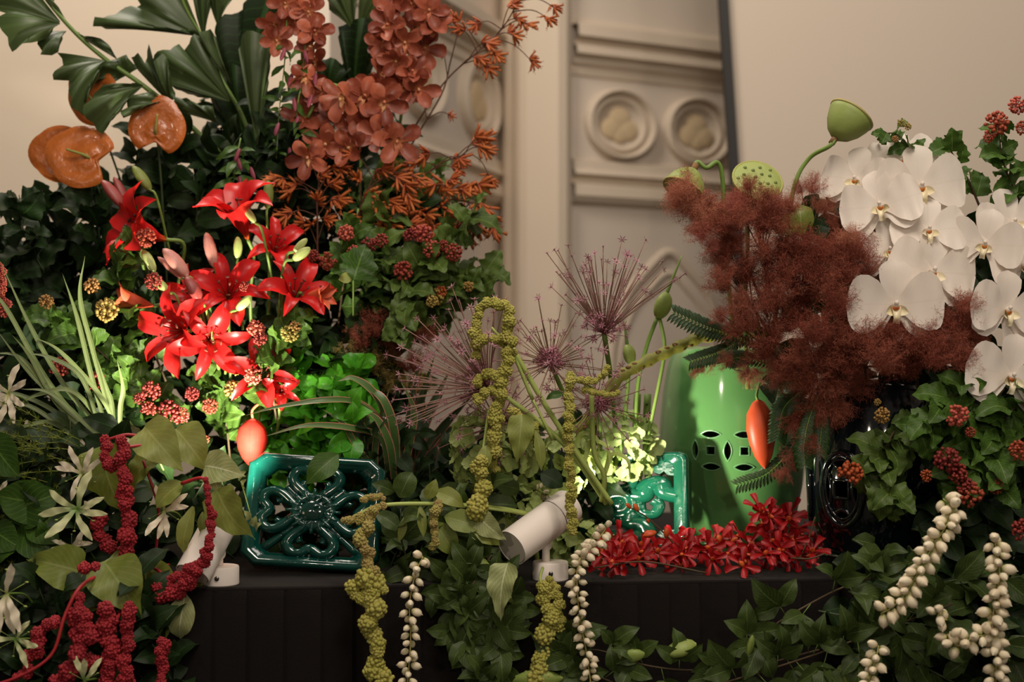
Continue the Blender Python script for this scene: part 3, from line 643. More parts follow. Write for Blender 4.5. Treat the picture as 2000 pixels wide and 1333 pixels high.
# heart-shaped anthurium
ANT = blade('spathe', [(-.18, -.03), (.2, .04), (.6, .03), (1, -.06)], [(0, .0), (.02, .25), (.06, .42), (.2, .58), (.4, .60), (.6, .50), (.8, .28), (.93, .10), (1, .005)], n=20, m=8, cup=-.1, wave=.25, seed=1)
def _spathe():
    n, k = 40, 9; vs_ = []; fs = []; uv = []
    for i in range(k):
        for j in range(n):
            a = 2*math.pi*j/n; th = a-math.pi/2             # polar heart, notch at -Y
            c_ = math.cos(th-math.pi/2)                      # +1 towards the tip
            R_ = .62*(1+.10*c_)-.34*max(0, -c_-.80)/.2*.9+.10*max(0, c_-.8)/.2
            r = i/(k-1); bump_ = .016*math.sin(7*th+9*r)*r+.03*math.sin(3.1*r*3.1)
            vs_.append(V((R_*r*math.cos(th), R_*r*math.sin(th)+.08*r, bump_-.06*r*r))); uv.append((j/n, r))
    fs = [(i*n+j, i*n+(j+1) % n, (i+1)*n+(j+1) % n, (i+1)*n+j) for i in range(k-1) for j in range(n)]
    return mesh('spathe', vs_, fs, None, uv)
SPA = _spathe()
mb = MB(); mb.tube([V((0, 0, 0)), V((0, .12, .10)), V((0, .42, .13))], lambda t: .038*(1-.5*t), 8, 5); SPX = mb.me('spadix')
def anthurium(label, c, tipdir, facing, size, root):
    p = P(*c); s = size*S(c[2]); rt = P(*root); t = thing('anthurium', label, 'flower', rt, 'rust orange anthuriums')
    F = frame(p, (tipdir[0], 0, tipdir[1]), facing, s); link('spathe', wm(SPA, F_anth), t, F); link('spadix', wm(SPX, F_spad), t, F)
    stemline(t, [p, p+V((.0, .03, -.04)), p.lerp(rt, .5)+V((0, .02, 0)), rt], .0028, G_stemd); return t
# kangaroo paw cluster
PAW = []
for v in range(3):
    R = random.Random(v+9); mb = MB()
    for i in range(5+v):
        a = -.9+1.8*i/(4+v)+R.uniform(-.15, .15); b = R.uniform(-.5, .5); d = nrm(V((math.sin(a), math.cos(a), b))); mb.tube([V((0, 0, 0)), d*.35, d*R.uniform(.7, 1)+V((0, .08, .05))], lambda t: .05+.055*math.sin(min(t*1.5, 1)*3.14*.5)*(1 if t < .9 else .5), 5, 3)
        for k in range(3): mb.tube([d*.8, d*1.0+sph(R)*.2], (.03, .008), 3)
    PAW.append(mb.me('paw_cluster'))
def kangaroo(label, trunk, tips, size=24, sr=.0028, dense=True):
    tr = cat_rom([P(*p) for p in trunk], 8); t = thing('kangaroo_paw', label, 'flower', tr[0], 'kangaroo paw stems'); MB().tube(tr, (sr, sr*.55), 5).obj('stem', F_kangs, t)
    for (x, y, *r) in tips:
        dep = r[0] if r else trunk[-1][2]; e = P(x, y, dep); q = min(tr[2:], key=lambda p: abs((p-e).length-.06)+.3*max(0, p.z-e.z)); mid = q.lerp(e, .55)+V((0, 0, .012))
        MB().tube([q, mid, e], (sr*.6, sr*.45), 4, 4).obj('branch', F_kangs, t); d = nrm(e-mid+V((0, 0, -.01))); s = size*S(dep)*ZR.uniform(.8, 1.15)
        link('flower_cluster', wm(PAW[ZR.randrange(3)], F_kang), t, frame(e, d, CAMV+sph(ZR)*.6, s*1.15))
        if dense: link('flower_cluster', wm(PAW[ZR.randrange(3)], F_kang), t, frame(e-d*s*.5+V((0, .004, 0)), nrm(d+sph(ZR)*.9), CAMV+sph(ZR)*.6, s))
    return t
# hydrangea
def _flo():
    mb = MB(); b = blade('tmp', [(0, 0), (.5, .1), (1, .12)], [(0, .1), (.25, .38), (.55, .55), (.85, .42), (1, .12)], n=5, m=2, cup=.25, wave=.5, seed=2)
    for i in range(4):
        mm = RZ(90*i+5) @ RX(8); mb.add([mm @ v.co for v in b.vertices], [tuple(p.vertices) for p in b.polygons], [(.5, .5)]*len(b.vertices))
    mb.ball((0, 0, .05), .08, 0); return mb.me('floret')
FLO = _flo()
def hydrangea(label, c, rx, rz, m, root, n=95):
    p = P(*c); s = S(c[2]); rt = P(*root); t = thing('hydrangea', label, 'flower', rt, 'green hydrangea heads'); stemline(t, [p, p.lerp(rt, .5)+V((0, .02, 0)), rt], .005, G_stemp)
    for d in fib(n):
        if d.y > .45: continue
        d2 = nrm(d+sph(ZR)*.15); k = ZR.uniform(.86, 1.02); q = p+V((d2.x*rx*s, d2.y*rx*s*.85, d2.z*rz*s))*k; sz = 17*s*ZR.uniform(.85, 1.25)*max(rx/75, .8)
        link('floret', wm(FLO, m), t, frame(q, sph(ZR), d2+sph(ZR)*.5, sz))
    return t
# allium
STAR = MB()
for i in range(6):
    a = i*math.pi/3; d = V((math.cos(a), math.sin(a), .25)); e_ = V((-math.sin(a), math.cos(a), 0)); STAR.add([V((0, 0, 0)), d*.45+e_*.12, d, d*.45-e_*.12], [(0, 1, 2, 3)])
STAR.ball((0, 0, .12), .2, 0); STAR = STAR.me('floret_star')
def allium(label, c, axis, n, lens_, spread, root, core=True, dens=1, R=None):
    R = R or random.Random(sum(map(ord, label))); p = P(*c); s = S(c[2]); ax = nrm(axis); rt = P(*root); t = thing('allium', label, 'flower', rt, 'starburst alliums')
    stemline(t, [p, p.lerp(rt, .5)+V((.005, .01, .01)), rt], .0055, G_stem); mb = MB(); o1 = ax.orthogonal().normalized(); o2 = ax.cross(o1); ends = []
    n = int(n*1.45)
    for i in range(n):
        a = i*2.39996; th = math.radians(spread)*math.sqrt((i+.5)/n); d = nrm(ax*math.cos(th)+(o1*math.cos(a)+o2*math.sin(a))*math.sin(th)+sph(R)*.1); L = R.uniform(*lens_)*s; cv = sph(R)*.12*L-V((0, 0, .02*L))
        e = p+d*L+cv*.6; mb.tube([p, p+d*L*.5+cv*.1, e], .0011, 3, 3); ends.append((e, d))
    o = mb.obj('pedicels', F_alls, t); o['kind'] = 'stuff'
    for e, d in ends: link('floret', wm(STAR, F_all), t, frame(e, sph(R), d, R.uniform(9, 13)*s))
    if core:
        m2 = MB(); vs_, fs = STAR.vertices, STAR.polygons
        for i in range(int(90*dens)):
            d = nrm(sph(R)+ax*.75); q = p+d*R.uniform(.25, .55)*lens_[0]*s; F = frame(q, sph(R), d, R.uniform(8, 12)*s); m2.add([F @ v.co for v in vs_], [tuple(f_.vertices) for f_ in fs]); m2.tube([p, q], .0007, 3)
        o = m2.obj('inner_florets', F_alld, t); o['kind'] = 'stuff'
    return t
# amaranth tassels
def tassel(t, path, r0, r1, m, step=.58, name='flower_clump', jit=.35, stem=None, R=ZR):
    pts = cat_rom([P(*p) for p in path], 10); MB().tube(pts, .0022, 5).obj('tassel_stem', stem or G_stemp, t); tot = sum((b-a).length for a, b in zip(pts, pts[1:])); acc = 0; nxt = 0
    for a, b in zip(pts, pts[1:]):
        l = (b-a).length
        while nxt <= acc+l:
            f_ = (nxt-acc)/l if l else 0; p = a.lerp(b, f_); g = nxt/tot; s = S(p.y); r = (r0+(r1-r0)*g)*s*R.uniform(.65, 1.1); off = sph(R)*r*jit*1.4
            link(name, wm(CLP[R.randrange(3)], m), t, frame(p+off, sph(R), sph(R), (r, r, r))); nxt += r*step*1.25
        acc += l
def amaranth(label, group, stems, tassels, m, stm, sr=.004, dy=0):
    stems = [[(a, b, c+(dy if i else abs(dy))) for i, (a, b, c) in enumerate(s_)] for s_ in stems]; tassels = [([(a, b, c+dy) for a, b, c in x[0]],)+tuple(x[1:]) for x in tassels]
    t = thing('amaranth', label, 'flower', P(*stems[0][0]), group)
    for s_ in stems: MB().tube([P(*p) for p in s_], (sr, sr*.6), 7, 6).obj('stem', stm, t)
    for x in tassels: tassel(t, x[0], x[1], x[2], m if len(x) < 4 else x[3], stem=stm)
    return t
# cream bead strings
SNB = bud_mesh('cream_bud', [(.03, 0), (.22, .08), (.36, .28), (.41, .5), (.36, .74), (.2, .9), (.06, .98), (.015, 1.06)], 3, .06, 10)
def beads(label, paths, size, step, R=ZR, group='hanging strings of cream buds'):
    t = thing('bud_string', label, 'flower', P(*paths[0][0]), group)
    for path in paths:
        pts = cat_rom([P(*p) for p in path], 10); MB().tube(pts, .0014, 5).obj('stem', F_lotusr, t); acc = 0; nxt = 0; i = 0
        for a, b in zip(pts, pts[1:]):
            l = (b-a).length; tg = nrm(b-a); o1 = tg.orthogonal().normalized(); o2 = tg.cross(o1)
            while nxt <= acc+l:
                p = a.lerp(b, (nxt-acc)/l)
                for k in range(2):
                    an = i*1.4+k*3.14+R.uniform(-.5, .5); d = o1*math.cos(an)+o2*math.sin(an)+tg*R.uniform(.1, .7); s = size*S(p.y)*R.uniform(.8, 1.15); q = p+nrm(d)*.0035
                    link('bud', wm(SNB, F_snow), t, frame(q, d, sph(R), (s*.85, s, s*.85)))
                i += 1; nxt += step*S(p.y)*R.uniform(.85, 1.2)
            acc += l
    return t
# small red orchid, five spoon petals and a lip
ROP = blade('spoon_petal', [(0, 0), (.4, .1), (.8, .06), (1, -.04)], [(0, .03), (.3, .07), (.6, .17), (.82, .19), (.94, .12), (1, .01)], n=6, m=2, cup=.5, seed=1)
ROL = bud_mesh('small_lip', [(.02, 0), (.12, .1), (.14, .25), (.08, .4), (.01, .45)], 3, .1, 8)
def red_orchid(label, p, facing, size, roll):
    F = fl_frame(p, facing, roll, size); t = thing('red_orchid', label, 'flower', p, 'loose red orchids')
    for a in (0, 70, -70, 150, -150): link('petal', wm(ROP, F_rorc), t, F @ RZ(a+ZR.uniform(-12, 12)) @ RX(ZR.uniform(5, 40)))
    link('lip', wm(ROL, F_rlip), t, F @ RX(70)); return t
# gloriosa: six narrow wavy reflexed petals
GLP = []
for v in range(3):
    R = random.Random(v+60); n = 22; vs_ = []; uv = []; fs = []
    for i in range(n+1):
        t_ = i/n; w_ = lerp_tab([(0, .035), (.3, .065), (.6, .105), (.85, .08), (1, .012)], t_); y = t_*.95; z = .10*math.sin(t_*3)+.30*t_*t_*(v-.6)*.6
        for j in (-2, -1, 0, 1, 2): u = j/2; vs_.append(V((u*w_+.03*math.sin(t_*5+v*2), y, z+abs(u)*.03*math.sin(t_*17+(1.6 if u > 0 else 0)+v)*min(1, t_*3)))); uv.append(((u+1)/2, t_))
    fs = [(i*5+j, i*5+j+1, (i+1)*5+j+1, (i+1)*5+j) for i in range(n) for j in range(4)]
    GLP.append(mesh('gloriosa_petal', vs_, fs, None, uv))
mb = MB()
for i in range(6): a = i*1.047+.5; d = V((math.cos(a), math.sin(a), .1)); mb.tube([V((0, 0, 0)), d*.5+V((0, 0, .05))], .008, 3); mb.ball(d*.52+V((0, 0, .06)), .028, 0, (1.8, .8, .8))
GLS = mb.me('gloriosa_stamens')
def gloriosa(label, c, size, angs, m=None, facing=(0, -1, .1), tilt=12, root=None):
    p = P(*c); s = size*S(c[2]); F = fl_frame(p, facing, 0, s); rt = P(*root) if root else p+V((.02, .12, -.06)); m = m or F_glo; t = thing('gloriosa', label, 'flower', rt, 'cream gloriosa lilies')
    for a in angs: link('petal', wm(GLP[ZR.randrange(3)], m), t, F @ RZ(-a) @ RX(tilt+ZR.uniform(-10, 15)) @ M4.Scale(ZR.uniform(.85, 1.1), 4))
    link('stamens', wm(GLS, G_stemp), t, F); stemline(t, [p, p.lerp(rt, .5)+V((0, .01, .015)), rt], .002, G_stem); return t
# strap leaf clumps
def strap(parent, pts, wpx, m, twist=.6, name='leaf', fold=.35):
    q = cat_rom([P(*p) for p in pts], 7); L = len(q)-1; vs_ = []; uv = []; fs = []
    for i, p in enumerate(q):
        t_ = i/L; tg = nrm(q[min(i+1, L)]-q[max(i-1, 0)]); nv = V((math.sin(twist*t_*2), -1, .35+twist*t_)); nv = nrm(nv-tg*nv.dot(tg)); sd = tg.cross(nv); w_ = wpx*S(p.y)*.5*min(1, (1-t_)*2.6+.02)*(.65+.35*min(1, t_*3))
        for j in (-2, -1, 0, 1, 2): u = j/2; vs_.append(p+sd*u*w_+nv*abs(u)*w_*fold); uv.append(((u+1)/2, t_))
    fs = [(i*5+j, i*5+j+1, (i+1)*5+j+1, (i+1)*5+j) for i in range(L) for j in range(4)]
    o = q[0]; return link(name, mesh(name, [v-o for v in vs_], fs, m, uv), parent, T(o))
# fishtail leaflet from its base to a ragged edge
def fan(parent, base, tips, y, m=None, dy=.0, name='leaflet', R=ZR, pleat=.012):
    b = P(*base, y); e = [P(a, c, y+dy) for a, c in tips]; n = 6; E = []
    for a, c in zip(e, e[1:]):
        k = max(2, int((c-a).length/.012))
        for j in range(k): E.append(a.lerp(c, j/k)+(c-a).cross(V((0, 1, 0))).normalized()*R.uniform(-.004, .004))
    E.append(e[-1]); vs_ = []; uv = []; K = len(E)
    for i in range(n+1):
        r = i/n
        for j, q in enumerate(E): u = j/(K-1); p = b.lerp(q, .03+.97*r); p = p+V((0, pleat*math.sin(u*22)*r-.05*math.sin(r*2.2)*(1-abs(u-.5)), 0)); vs_.append(p-b); uv.append((u, r))
    fs = [(i*K+j, i*K+j+1, (i+1)*K+j+1, (i+1)*K+j) for i in range(n) for j in range(K-1)]
    return link(name, mesh(name, vs_, fs, m or G_palm, uv), parent, T(b))
# ================================================================ LEFT ARRANGEMENT
# fishtail palm fronds
t = thing('palm_frond', 'arching fishtail palm frond reaching the top left corner', 'palm frond', P(430, 300, .55), 'fishtail palm fronds')
MB().tube([P(430, 300, .55), P(330, 208, .53), P(271, 161, .52), P(205, 115, .5), P(145, 62, .48), P(88, -5, .46), P(50, -70, .45)], (.007, .004), 6, 6).obj('rachis', G_stem, t)
fan(t, (120, 45), [(60, -40), (0, -30), (-14, 10), (24, 34), (6, 54), (20, 78), (32, 106), (78, 82), (108, 66)], .46)
fan(t, (95, 5), [(60, -60), (96, -40), (118, 10), (135, 42)], .47)
fan(t, (130, 60), [(74, 72), (86, 92), (94, 118), (122, 108), (128, 80)], .5)
fan(t, (207, 118), [(120, 106), (124, 128), (113, 146), (114, 160), (140, 162), (146, 184), (152, 214), (166, 228), (188, 178), (196, 138)], .47)
fan(t, (160, 75), [(152, 64), (166, 70), (186, 84), (206, 86), (222, 98), (240, 124)], .52)
fan(t, (281, 166), [(262, 166), (200, 178), (172, 214), (182, 238), (204, 264), (222, 248), (250, 200)], .45)
fan(t, (250, 146), [(216, 176), (190, 168), (180, 172), (200, 140), (230, 118), (258, 112), (266, 126), (290, 134)], .54)
fan(t, (320, 198), [(300, 178), (262, 192), (246, 222), (250, 236), (282, 218), (314, 204)], .46)
fan(t, (335, 206), [(282, 150), (262, 118), (276, 112), (292, 130), (298, 92), (310, 128), (322, 108), (334, 120), (340, 160), (346, 196)], .53)
t = thing('palm_frond', 'broad dark fishtail palm frond above the orange anthuriums', 'palm frond', P(500, 300, .6), 'fishtail palm fronds')
MB().tube([P(500, 300, .6), P(470, 220, .6), P(430, 150, .6), P(398, 78, .6), P(360, 10, .58), P(340, -60, .55)], (.006, .003), 6, 6).obj('rachis', G_stem, t)
fan(t, (396, 72), [(380, 62), (290, 58), (192, 60), (198, 46), (222, 40), (250, 20), (282, 14), (262, -6), (275, -40), (350, -50)], .6)
fan(t, (452, 200), [(400, 192), (340, 176), (298, 146), (306, 124), (318, 108), (340, 104), (352, 92), (362, 110), (388, 72), (402, 84), (424, 118)], .56)
fan(t, (399, 80), [(385, 20), (380, -40), (424, -50), (414, 20)], .62)
fan(t, (425, 52), [(412, 10), (420, -50), (460, -40), (452, 10)], .63)
fan(t, (452, 166), [(400, 100), (396, 70), (420, 62), (440, 130)], .55)
fan(t, (424, 240), [(360, 226), (346, 194), (372, 200), (420, 214), (426, 232)], .52)
t = thing('palm_frond', 'dark palm frond standing behind the top left orchid spray', 'palm frond', P(500, 330, .66), 'fishtail palm fronds')
MB().tube([P(500, 330, .66), P(495, 200, .66), P(500, 60, .64), P(520, -60, .62)], (.006, .003), 6, 6).obj('rachis', G_stemd, t)
fan(t, (470, 190), [(430, 150), (424, 60), (444, 34), (470, 30), (486, 4), (520, -10), (560, -30), (560, 60), (530, 110), (500, 160)], .66, G_dark)
fan(t, (480, 300), [(420, 230), (410, 160), (440, 130), (480, 140), (520, 150), (530, 230)], .68, G_dark)
fan(t, (503, 290), [(466, 100), (476, 74), (500, 66), (522, 76), (536, 110), (522, 200)], .5)
t = thing('palm_frond', 'broad palm frond between the two upper orchid sprays', 'palm frond', P(690, 330, .68), 'fishtail palm fronds')
MB().tube([P(690, 330, .68), P(690, 200, .68), P(700, 60, .66), P(715, -60, .64)], (.006, .003), 6, 6).obj('rachis', G_stemd, t)
fan(t, (692, 60), [(650, 30), (632, -10), (640, -50), (690, -40), (698, 10)], .64)
fan(t, (700, 58), [(702, 10), (715, -50), (780, -50), (760, 20), (740, 50)], .65)
fan(t, (690, 190), [(672, 140), (664, 60), (700, 44), (742, 50), (742, 100), (726, 150)], .67, G_dark)
fan(t, (640, 190), [(622, 160), (618, 124), (650, 120), (690, 140), (684, 170)], .68, G_dark)
# anthuriums
anthurium('large rust orange anthurium, lowest and leftmost of the trio', (174, 308, .42), (-1, .28), (-.1, -1, .25), 104, (300, 640, .5))
anthurium('round rust orange anthurium under the palm leaflet, spadix pointing up', (304, 262, .44), (.15, 1), (.1, -1, .15), 90, (330, 640, .5))
anthurium('orange anthurium half hidden behind the palm frond', (188, 200, .52), (-.5, .7), (-.5, -1, .1), 92, (320, 640, .52))
anthurium('dark rust anthurium peeking out behind the large one', (130, 302, .5), (-1, .1), (-.8, -1, .0), 90, (300, 640, .53))
# cymbidium sprays
def spray(label, stem, fl, size, face):
    t = thing('orchid_spray', label, 'flower', P(*stem[0]), 'rust cymbidium sprays'); MB().tube([P(*p) for p in stem], .004, 6, 6).obj('stem', G_stem, t)
    for x, y in fl: cym(t, (x, y, stem[0][2]-.06+ZR.uniform(-.04, .04)), (ZR.uniform(-.5, .5)+face, -1, ZR.uniform(-.45, .25)), ZR.uniform(-35, 35), size*ZR.uniform(.9, 1.1))
    return t
spray('rust orchid spray in the middle, largest open blooms facing out', [(700, 420, .5), (705, 300, .5), (690, 200, .48), (640, 165, .46), (600, 230, .44)], [(634, 184), (672, 190), (712, 192), (748, 200), (598, 234), (627, 232), (699, 258), (685, 290), (634, 286), (775, 276), (602, 308), (720, 230), (655, 215), (740, 270)], 50, -.1)
spray('rust orchid spray at the top right of the palm leaves', [(760, 400, .56), (780, 250, .56), (800, 100, .54), (810, -40, .52)], [(775, 18), (836, 22), (760, 52), (792, 84), (842, 52), (752, 82), (826, 96), (775, 120), (744, 146), (804, 142), (786, 172), (816, 176), (800, 8), (770, -14), (850, -10), (812, 60), (735, 170), (760, 105)], 46, .1)
spray('rust orchid spray hanging at the top beside the palm fan', [(600, 400, .52), (590, 250, .52), (590, 100, .5), (575, -40, .5)], [(556, 8), (537, 48), (584, 10), (602, 24), (614, 62), (616, 122), (598, 152), (540, 80), (570, 40), (610, 95)], 40, 0)
# kangaroo paw
kangaroo('tallest kangaroo paw stem crossing the round wall medallion', [(720, 420, .56), (780, 300, .55), (865, 165, .54), (940, 95, .53), (985, 50, .53), (1030, -30, .52)], [(887, 38), (899, 56), (931, 47), (1012, 36), (1030, 46), (1082, 14), (1071, 36), (1002, 68), (951, 84), (969, 108), (937, 114), (953, 133), (1040, 121), (1000, 8)], 21)
kangaroo('bare kangaroo paw stem leaning right with few flowers', [(735, 420, .6), (800, 290, .6), (862, 185, .6), (880, 120, .6), (895, 60, .6)], [(864, 100), (820, 190), (880, 225)], 14)
kangaroo('kangaroo paw stem arching right over the column', [(730, 440, .5), (800, 370, .5), (860, 320, .48), (920, 300, .47)], [(940, 270), (948, 292), (958, 349), (829, 306), (804, 328), (897, 310), (890, 331), (935, 285)], 24)
kangaroo('drooping orange kangaroo paw stem at the right edge of the left bouquet', [(740, 470, .48), (820, 420, .47), (880, 390, .46), (930, 400, .45)], [(944, 405), (957, 422), (964, 447), (908, 425), (912, 455), (872, 374), (904, 371), (832, 418), (930, 440), (890, 450), (850, 440), (870, 410), (880, 350), (850, 360), (935, 360)], 26)
kangaroo('dense orange kangaroo paw stem below the rust orchids', [(690, 480, .46), (700, 420, .44), (720, 370, .43), (760, 340, .42)], [(775, 346), (764, 438), (742, 432), (688, 300), (720, 380), (800, 390), (790, 360), (745, 330), (700, 350), (815, 350), (770, 400), (810, 440), (735, 400)], 26)
kangaroo('orange kangaroo paw stem beside the upper red lily', [(620, 500, .44), (620, 430, .43), (620, 380, .42), (640, 340, .42)], [(627, 342), (661, 328), (620, 392), (660, 389), (566, 374), (595, 436), (685, 425), (541, 350), (580, 360), (600, 320), (640, 430), (560, 420), (650, 360)], 24)
# trailing green and plum vine between the orchids
for lab, path in (('thin green vine trailing beside the hanging rust orchids', [(560, 40, .44), (555, 130, .43), (545, 220, .43), (540, 310, .42)]), ('short green vine hanging below the upper rust orchids', [(600, 50, .43), (590, 150, .42), (580, 230, .42), (600, 290, .42)]), ('leafy vine tip at the foot of the pointed palm leaf', [(470, 270, .44), (460, 320, .42), (455, 370, .42)])):
    t = sprig('trailing_vine', lab, 'vine', 'trailing vines', path, 'la', G_mid, 16, 44, sr=.002, facing=.7, wsc=1.2, spread=(40, 120))
    for i in range(5):
        p = P(path[0][0]+ZR.uniform(-20, 20), path[0][1]+(path[-1][1]-path[0][1])*(.2+.18*i), .41); link('plum_flower', wm(BUD, F_purp), t, frame(p, (ZR.uniform(-.4, .4), -.2, -1), CAMV, (.03, .032, .03)))
# red lilies
lily('large open red lily low in the left spotlight beam', (368, 648, .27), (-.45, -1, .0), 10, 92, (430, 800, .35))
lily('dark red lily overlapping the low open bloom on its right', (408, 662, .27), (.3, -1, -.15), 40, 84, (430, 800, .36))
lily('red lily seen from the side at the top of the group', (484, 468, .33), (-.25, -.55, 1), 20, 112, (490, 640, .42), close=14, wide=True)
lily('red lily turned left below the orange anthurium', (324, 468, .34), (-.9, -.62, .3), 0, 112, (360, 620, .42), close=12, wide=True)
lily('red lily in the centre of the group among buds', (445, 585, .30), (.2, -1, .45), 15, 88, (450, 760, .38))
lily('red lily at the right of the group', (572, 590, .30), (.35, -.8, .55), 30, 82, (540, 760, .38))
lily('red lily below the group near the seed heads', (512, 742, .27), (.1, -1, .35), 15, 78, (500, 860, .35))
lily('half open red lily behind the yellow green buds', (532, 500, .38), (.3, -.7, .5), 0, 72, (520, 640, .42))
lily('half hidden red lily behind the pink striped bud', (395, 590, .34), (-.4, -1, .3), 20, 74, (420, 760, .4))
lily('small crumpled red lily above the hanging red bract', (548, 768, .25), (.2, -1, .2), 0, 44, (540, 850, .3))
lily('coral half open lily pointing right', (596, 578, .28), (1, -.5, .0), 0, 52, (560, 700, .36), open_=.2)
lily('coral half open lily pointing left at the edge of the beam', (300, 598, .28), (-1, -.4, .25), 0, 66, (340, 740, .36), open_=.2)
bud('pink striped lily bud leaning left above the open lilies', (366, 540), (318, 486), .24, F_lilyp, 1.15)
bud('second slim pink lily bud beside the striped one', (356, 544), (308, 502), .26, F_lilyp, .7)
bud('dark pink lily bud in front of the centre', (392, 590), (362, 540), .22, F_lilyd, 1.3)
bud('pale green lily bud shining in the beam', (302, 532), (278, 488), .24, F_lilyb, 1.15)
bud('pale green lily bud pointing right below the first pale one', (330, 572), (292, 540), .24, F_lilyb, 1.15)
bud('tall green and brown lily bud above the centre', (418, 522), (402, 454), .27, F_lilyp, 1.0)
bud('slim green lily bud in front of the upper lily', (499, 436), (474, 402), .28, F_lilyb, 1.05)
bud('green lily bud standing between the upper and centre lilies', (464, 506), (464, 462), .27, F_lilyb, 1.2)
bud('yellow green lily bud, upper one of the right hand pair', (574, 492), (600, 466), .27, F_lilyb, 1.2)
bud('yellow green lily bud, lower one of the right hand pair', (572, 508), (606, 484), .25, F_lilyb, 1.35)
bud('plump green lily bud below the centre lily', (462, 606), (490, 578), .22, F_lilyb, 1.35)
bud('dark red lily bud under the large anthurium', (240, 404), (198, 352), .34, F_lilyd, 1.0)
bud('dark red lily bud touching the large anthurium rim', (252, 406), (222, 346), .36, F_lilyd, .8)
bud('olive brown lily bud right of the large anthurium', (294, 372), (258, 324), .36, G_amar, 1.05)
bud('olive brown upright lily bud above the top red lily', (522, 408), (524, 352), .36, G_amar, 1.1)
# leafy seed-head branches (lobed leaves)
def seedbranch(label, path, n, size, heads, m=G_nine, group='seed head branches', R=ZR, wsc=1.0):
    t = sprig('seed_head_branch', label, 'branch', group, path, 'lb', m, int(n*1.35), size*.84, stem=G_brown, sr=.0028, facing=.8, wsc=wsc, R=R)
    for x, y, r, mm in heads: berry(t, x, y, path[-1][2]-.04, r, mm)
    return t
H1, H2, H3, H4, H5 = F_berr, F_berd, F_bero, F_bery, F_berp
seedbranch('lobed leaf branch with seed heads left of the lilies', [(330, 760, .34), (280, 640, .3), (230, 540, .28), (270, 470, .27)], 18, 72, [(285, 465, 22, H1), (300, 550, 20, H2), (208, 606, 26, H4), (180, 560, 18, H4)])
seedbranch('lobed leaf branch spreading left at beam height', [(320, 820, .3), (230, 720, .24), (150, 650, .22), (90, 610, .22)], 20, 74, [(116, 718, 22, H2), (188, 746, 22, H2), (155, 730, 10, H2), (90, 590, 16, H4)])
seedbranch('bright lit seed head branch directly above the left spotlight', [(380, 900, .3), (340, 820, .28), (290, 760, .26), (230, 700, .25)], 22, 62, [(295, 765, 22, H2), (330, 803, 24, H2), (352, 812, 20, H2), (290, 800, 18, H2), (272, 780, 14, H2)])
seedbranch('lobed leaf branch with russet heads under the red lilies', [(450, 900, .34), (440, 820, .32), (420, 760, .3), (400, 720, .3)], 20, 62, [(410, 794, 18, H1), (400, 860, 11, H1), (455, 762, 20, H4), (460, 720, 15, H4), (375, 770, 16, H2)])
seedbranch('lobed leaf branch with coral heads right of the lilies', [(540, 820, .28), (530, 740, .25), (540, 670, .23), (590, 620, .23)], 20, 66, [(500, 640, 20, H5), (508, 662, 16, H2), (566, 652, 20, H4), (478, 560, 12, H1), (494, 735, 20, H5), (575, 640, 14, H4)])
seedbranch('lobed leaf branch with coral heads below the kangaroo paw', [(660, 640, .42), (670, 560, .38), (680, 500, .36), (690, 440, .36)], 14, 76, [(676, 456, 19, H5), (640, 510, 20, H1), (612, 500, 14, H2), (690, 490, 14, H5), (720, 478, 18, H2), (745, 470, 16, H2)])
seedbranch('lobed leaf branch with three red heads at the right of the bouquet', [(760, 660, .42), (790, 580, .4), (830, 520, .38), (870, 480, .38)], 24, 76, [(826, 458, 22, H5), (844, 488, 20, H5), (886, 494, 20, H1), (788, 530, 22, H1), (866, 480, 13, H2), (800, 460, 16, H2)], G_nine2)
seedbranch('leafy branch reaching right to the pink alliums', [(760, 680, .44), (820, 620, .42), (880, 570, .4), (950, 560, .4)], 22, 62, [(850, 580, 20, H4), (860, 570, 14, H3), (915, 560, 12, H4)], G_nine2)
seedbranch('olive lobed leaf branch drooping beside the smoke plume', [(790, 530, .38), (800, 580, .34), (790, 630, .33), (780, 660, .33)], 12, 66, [(845, 590, 14, H4)], G_nine2)
# pointed pale green leaf above the smoke plume
t = thing('ivy_leaf', 'single large pale pointed leaf right of the lilies', 'leaf', P(690, 560, .3)); lpx(t, 'lb', G_mid, (690, 548), (712, 482), .3, .28, 1.5); lpx(t, 'ov', G_amar, (688, 540), (662, 546), .3, .29, 1.4); MB().tube([P(690, 548, .3), P(690, 620, .36)], .002, 5).obj('stem', G_stem, t)
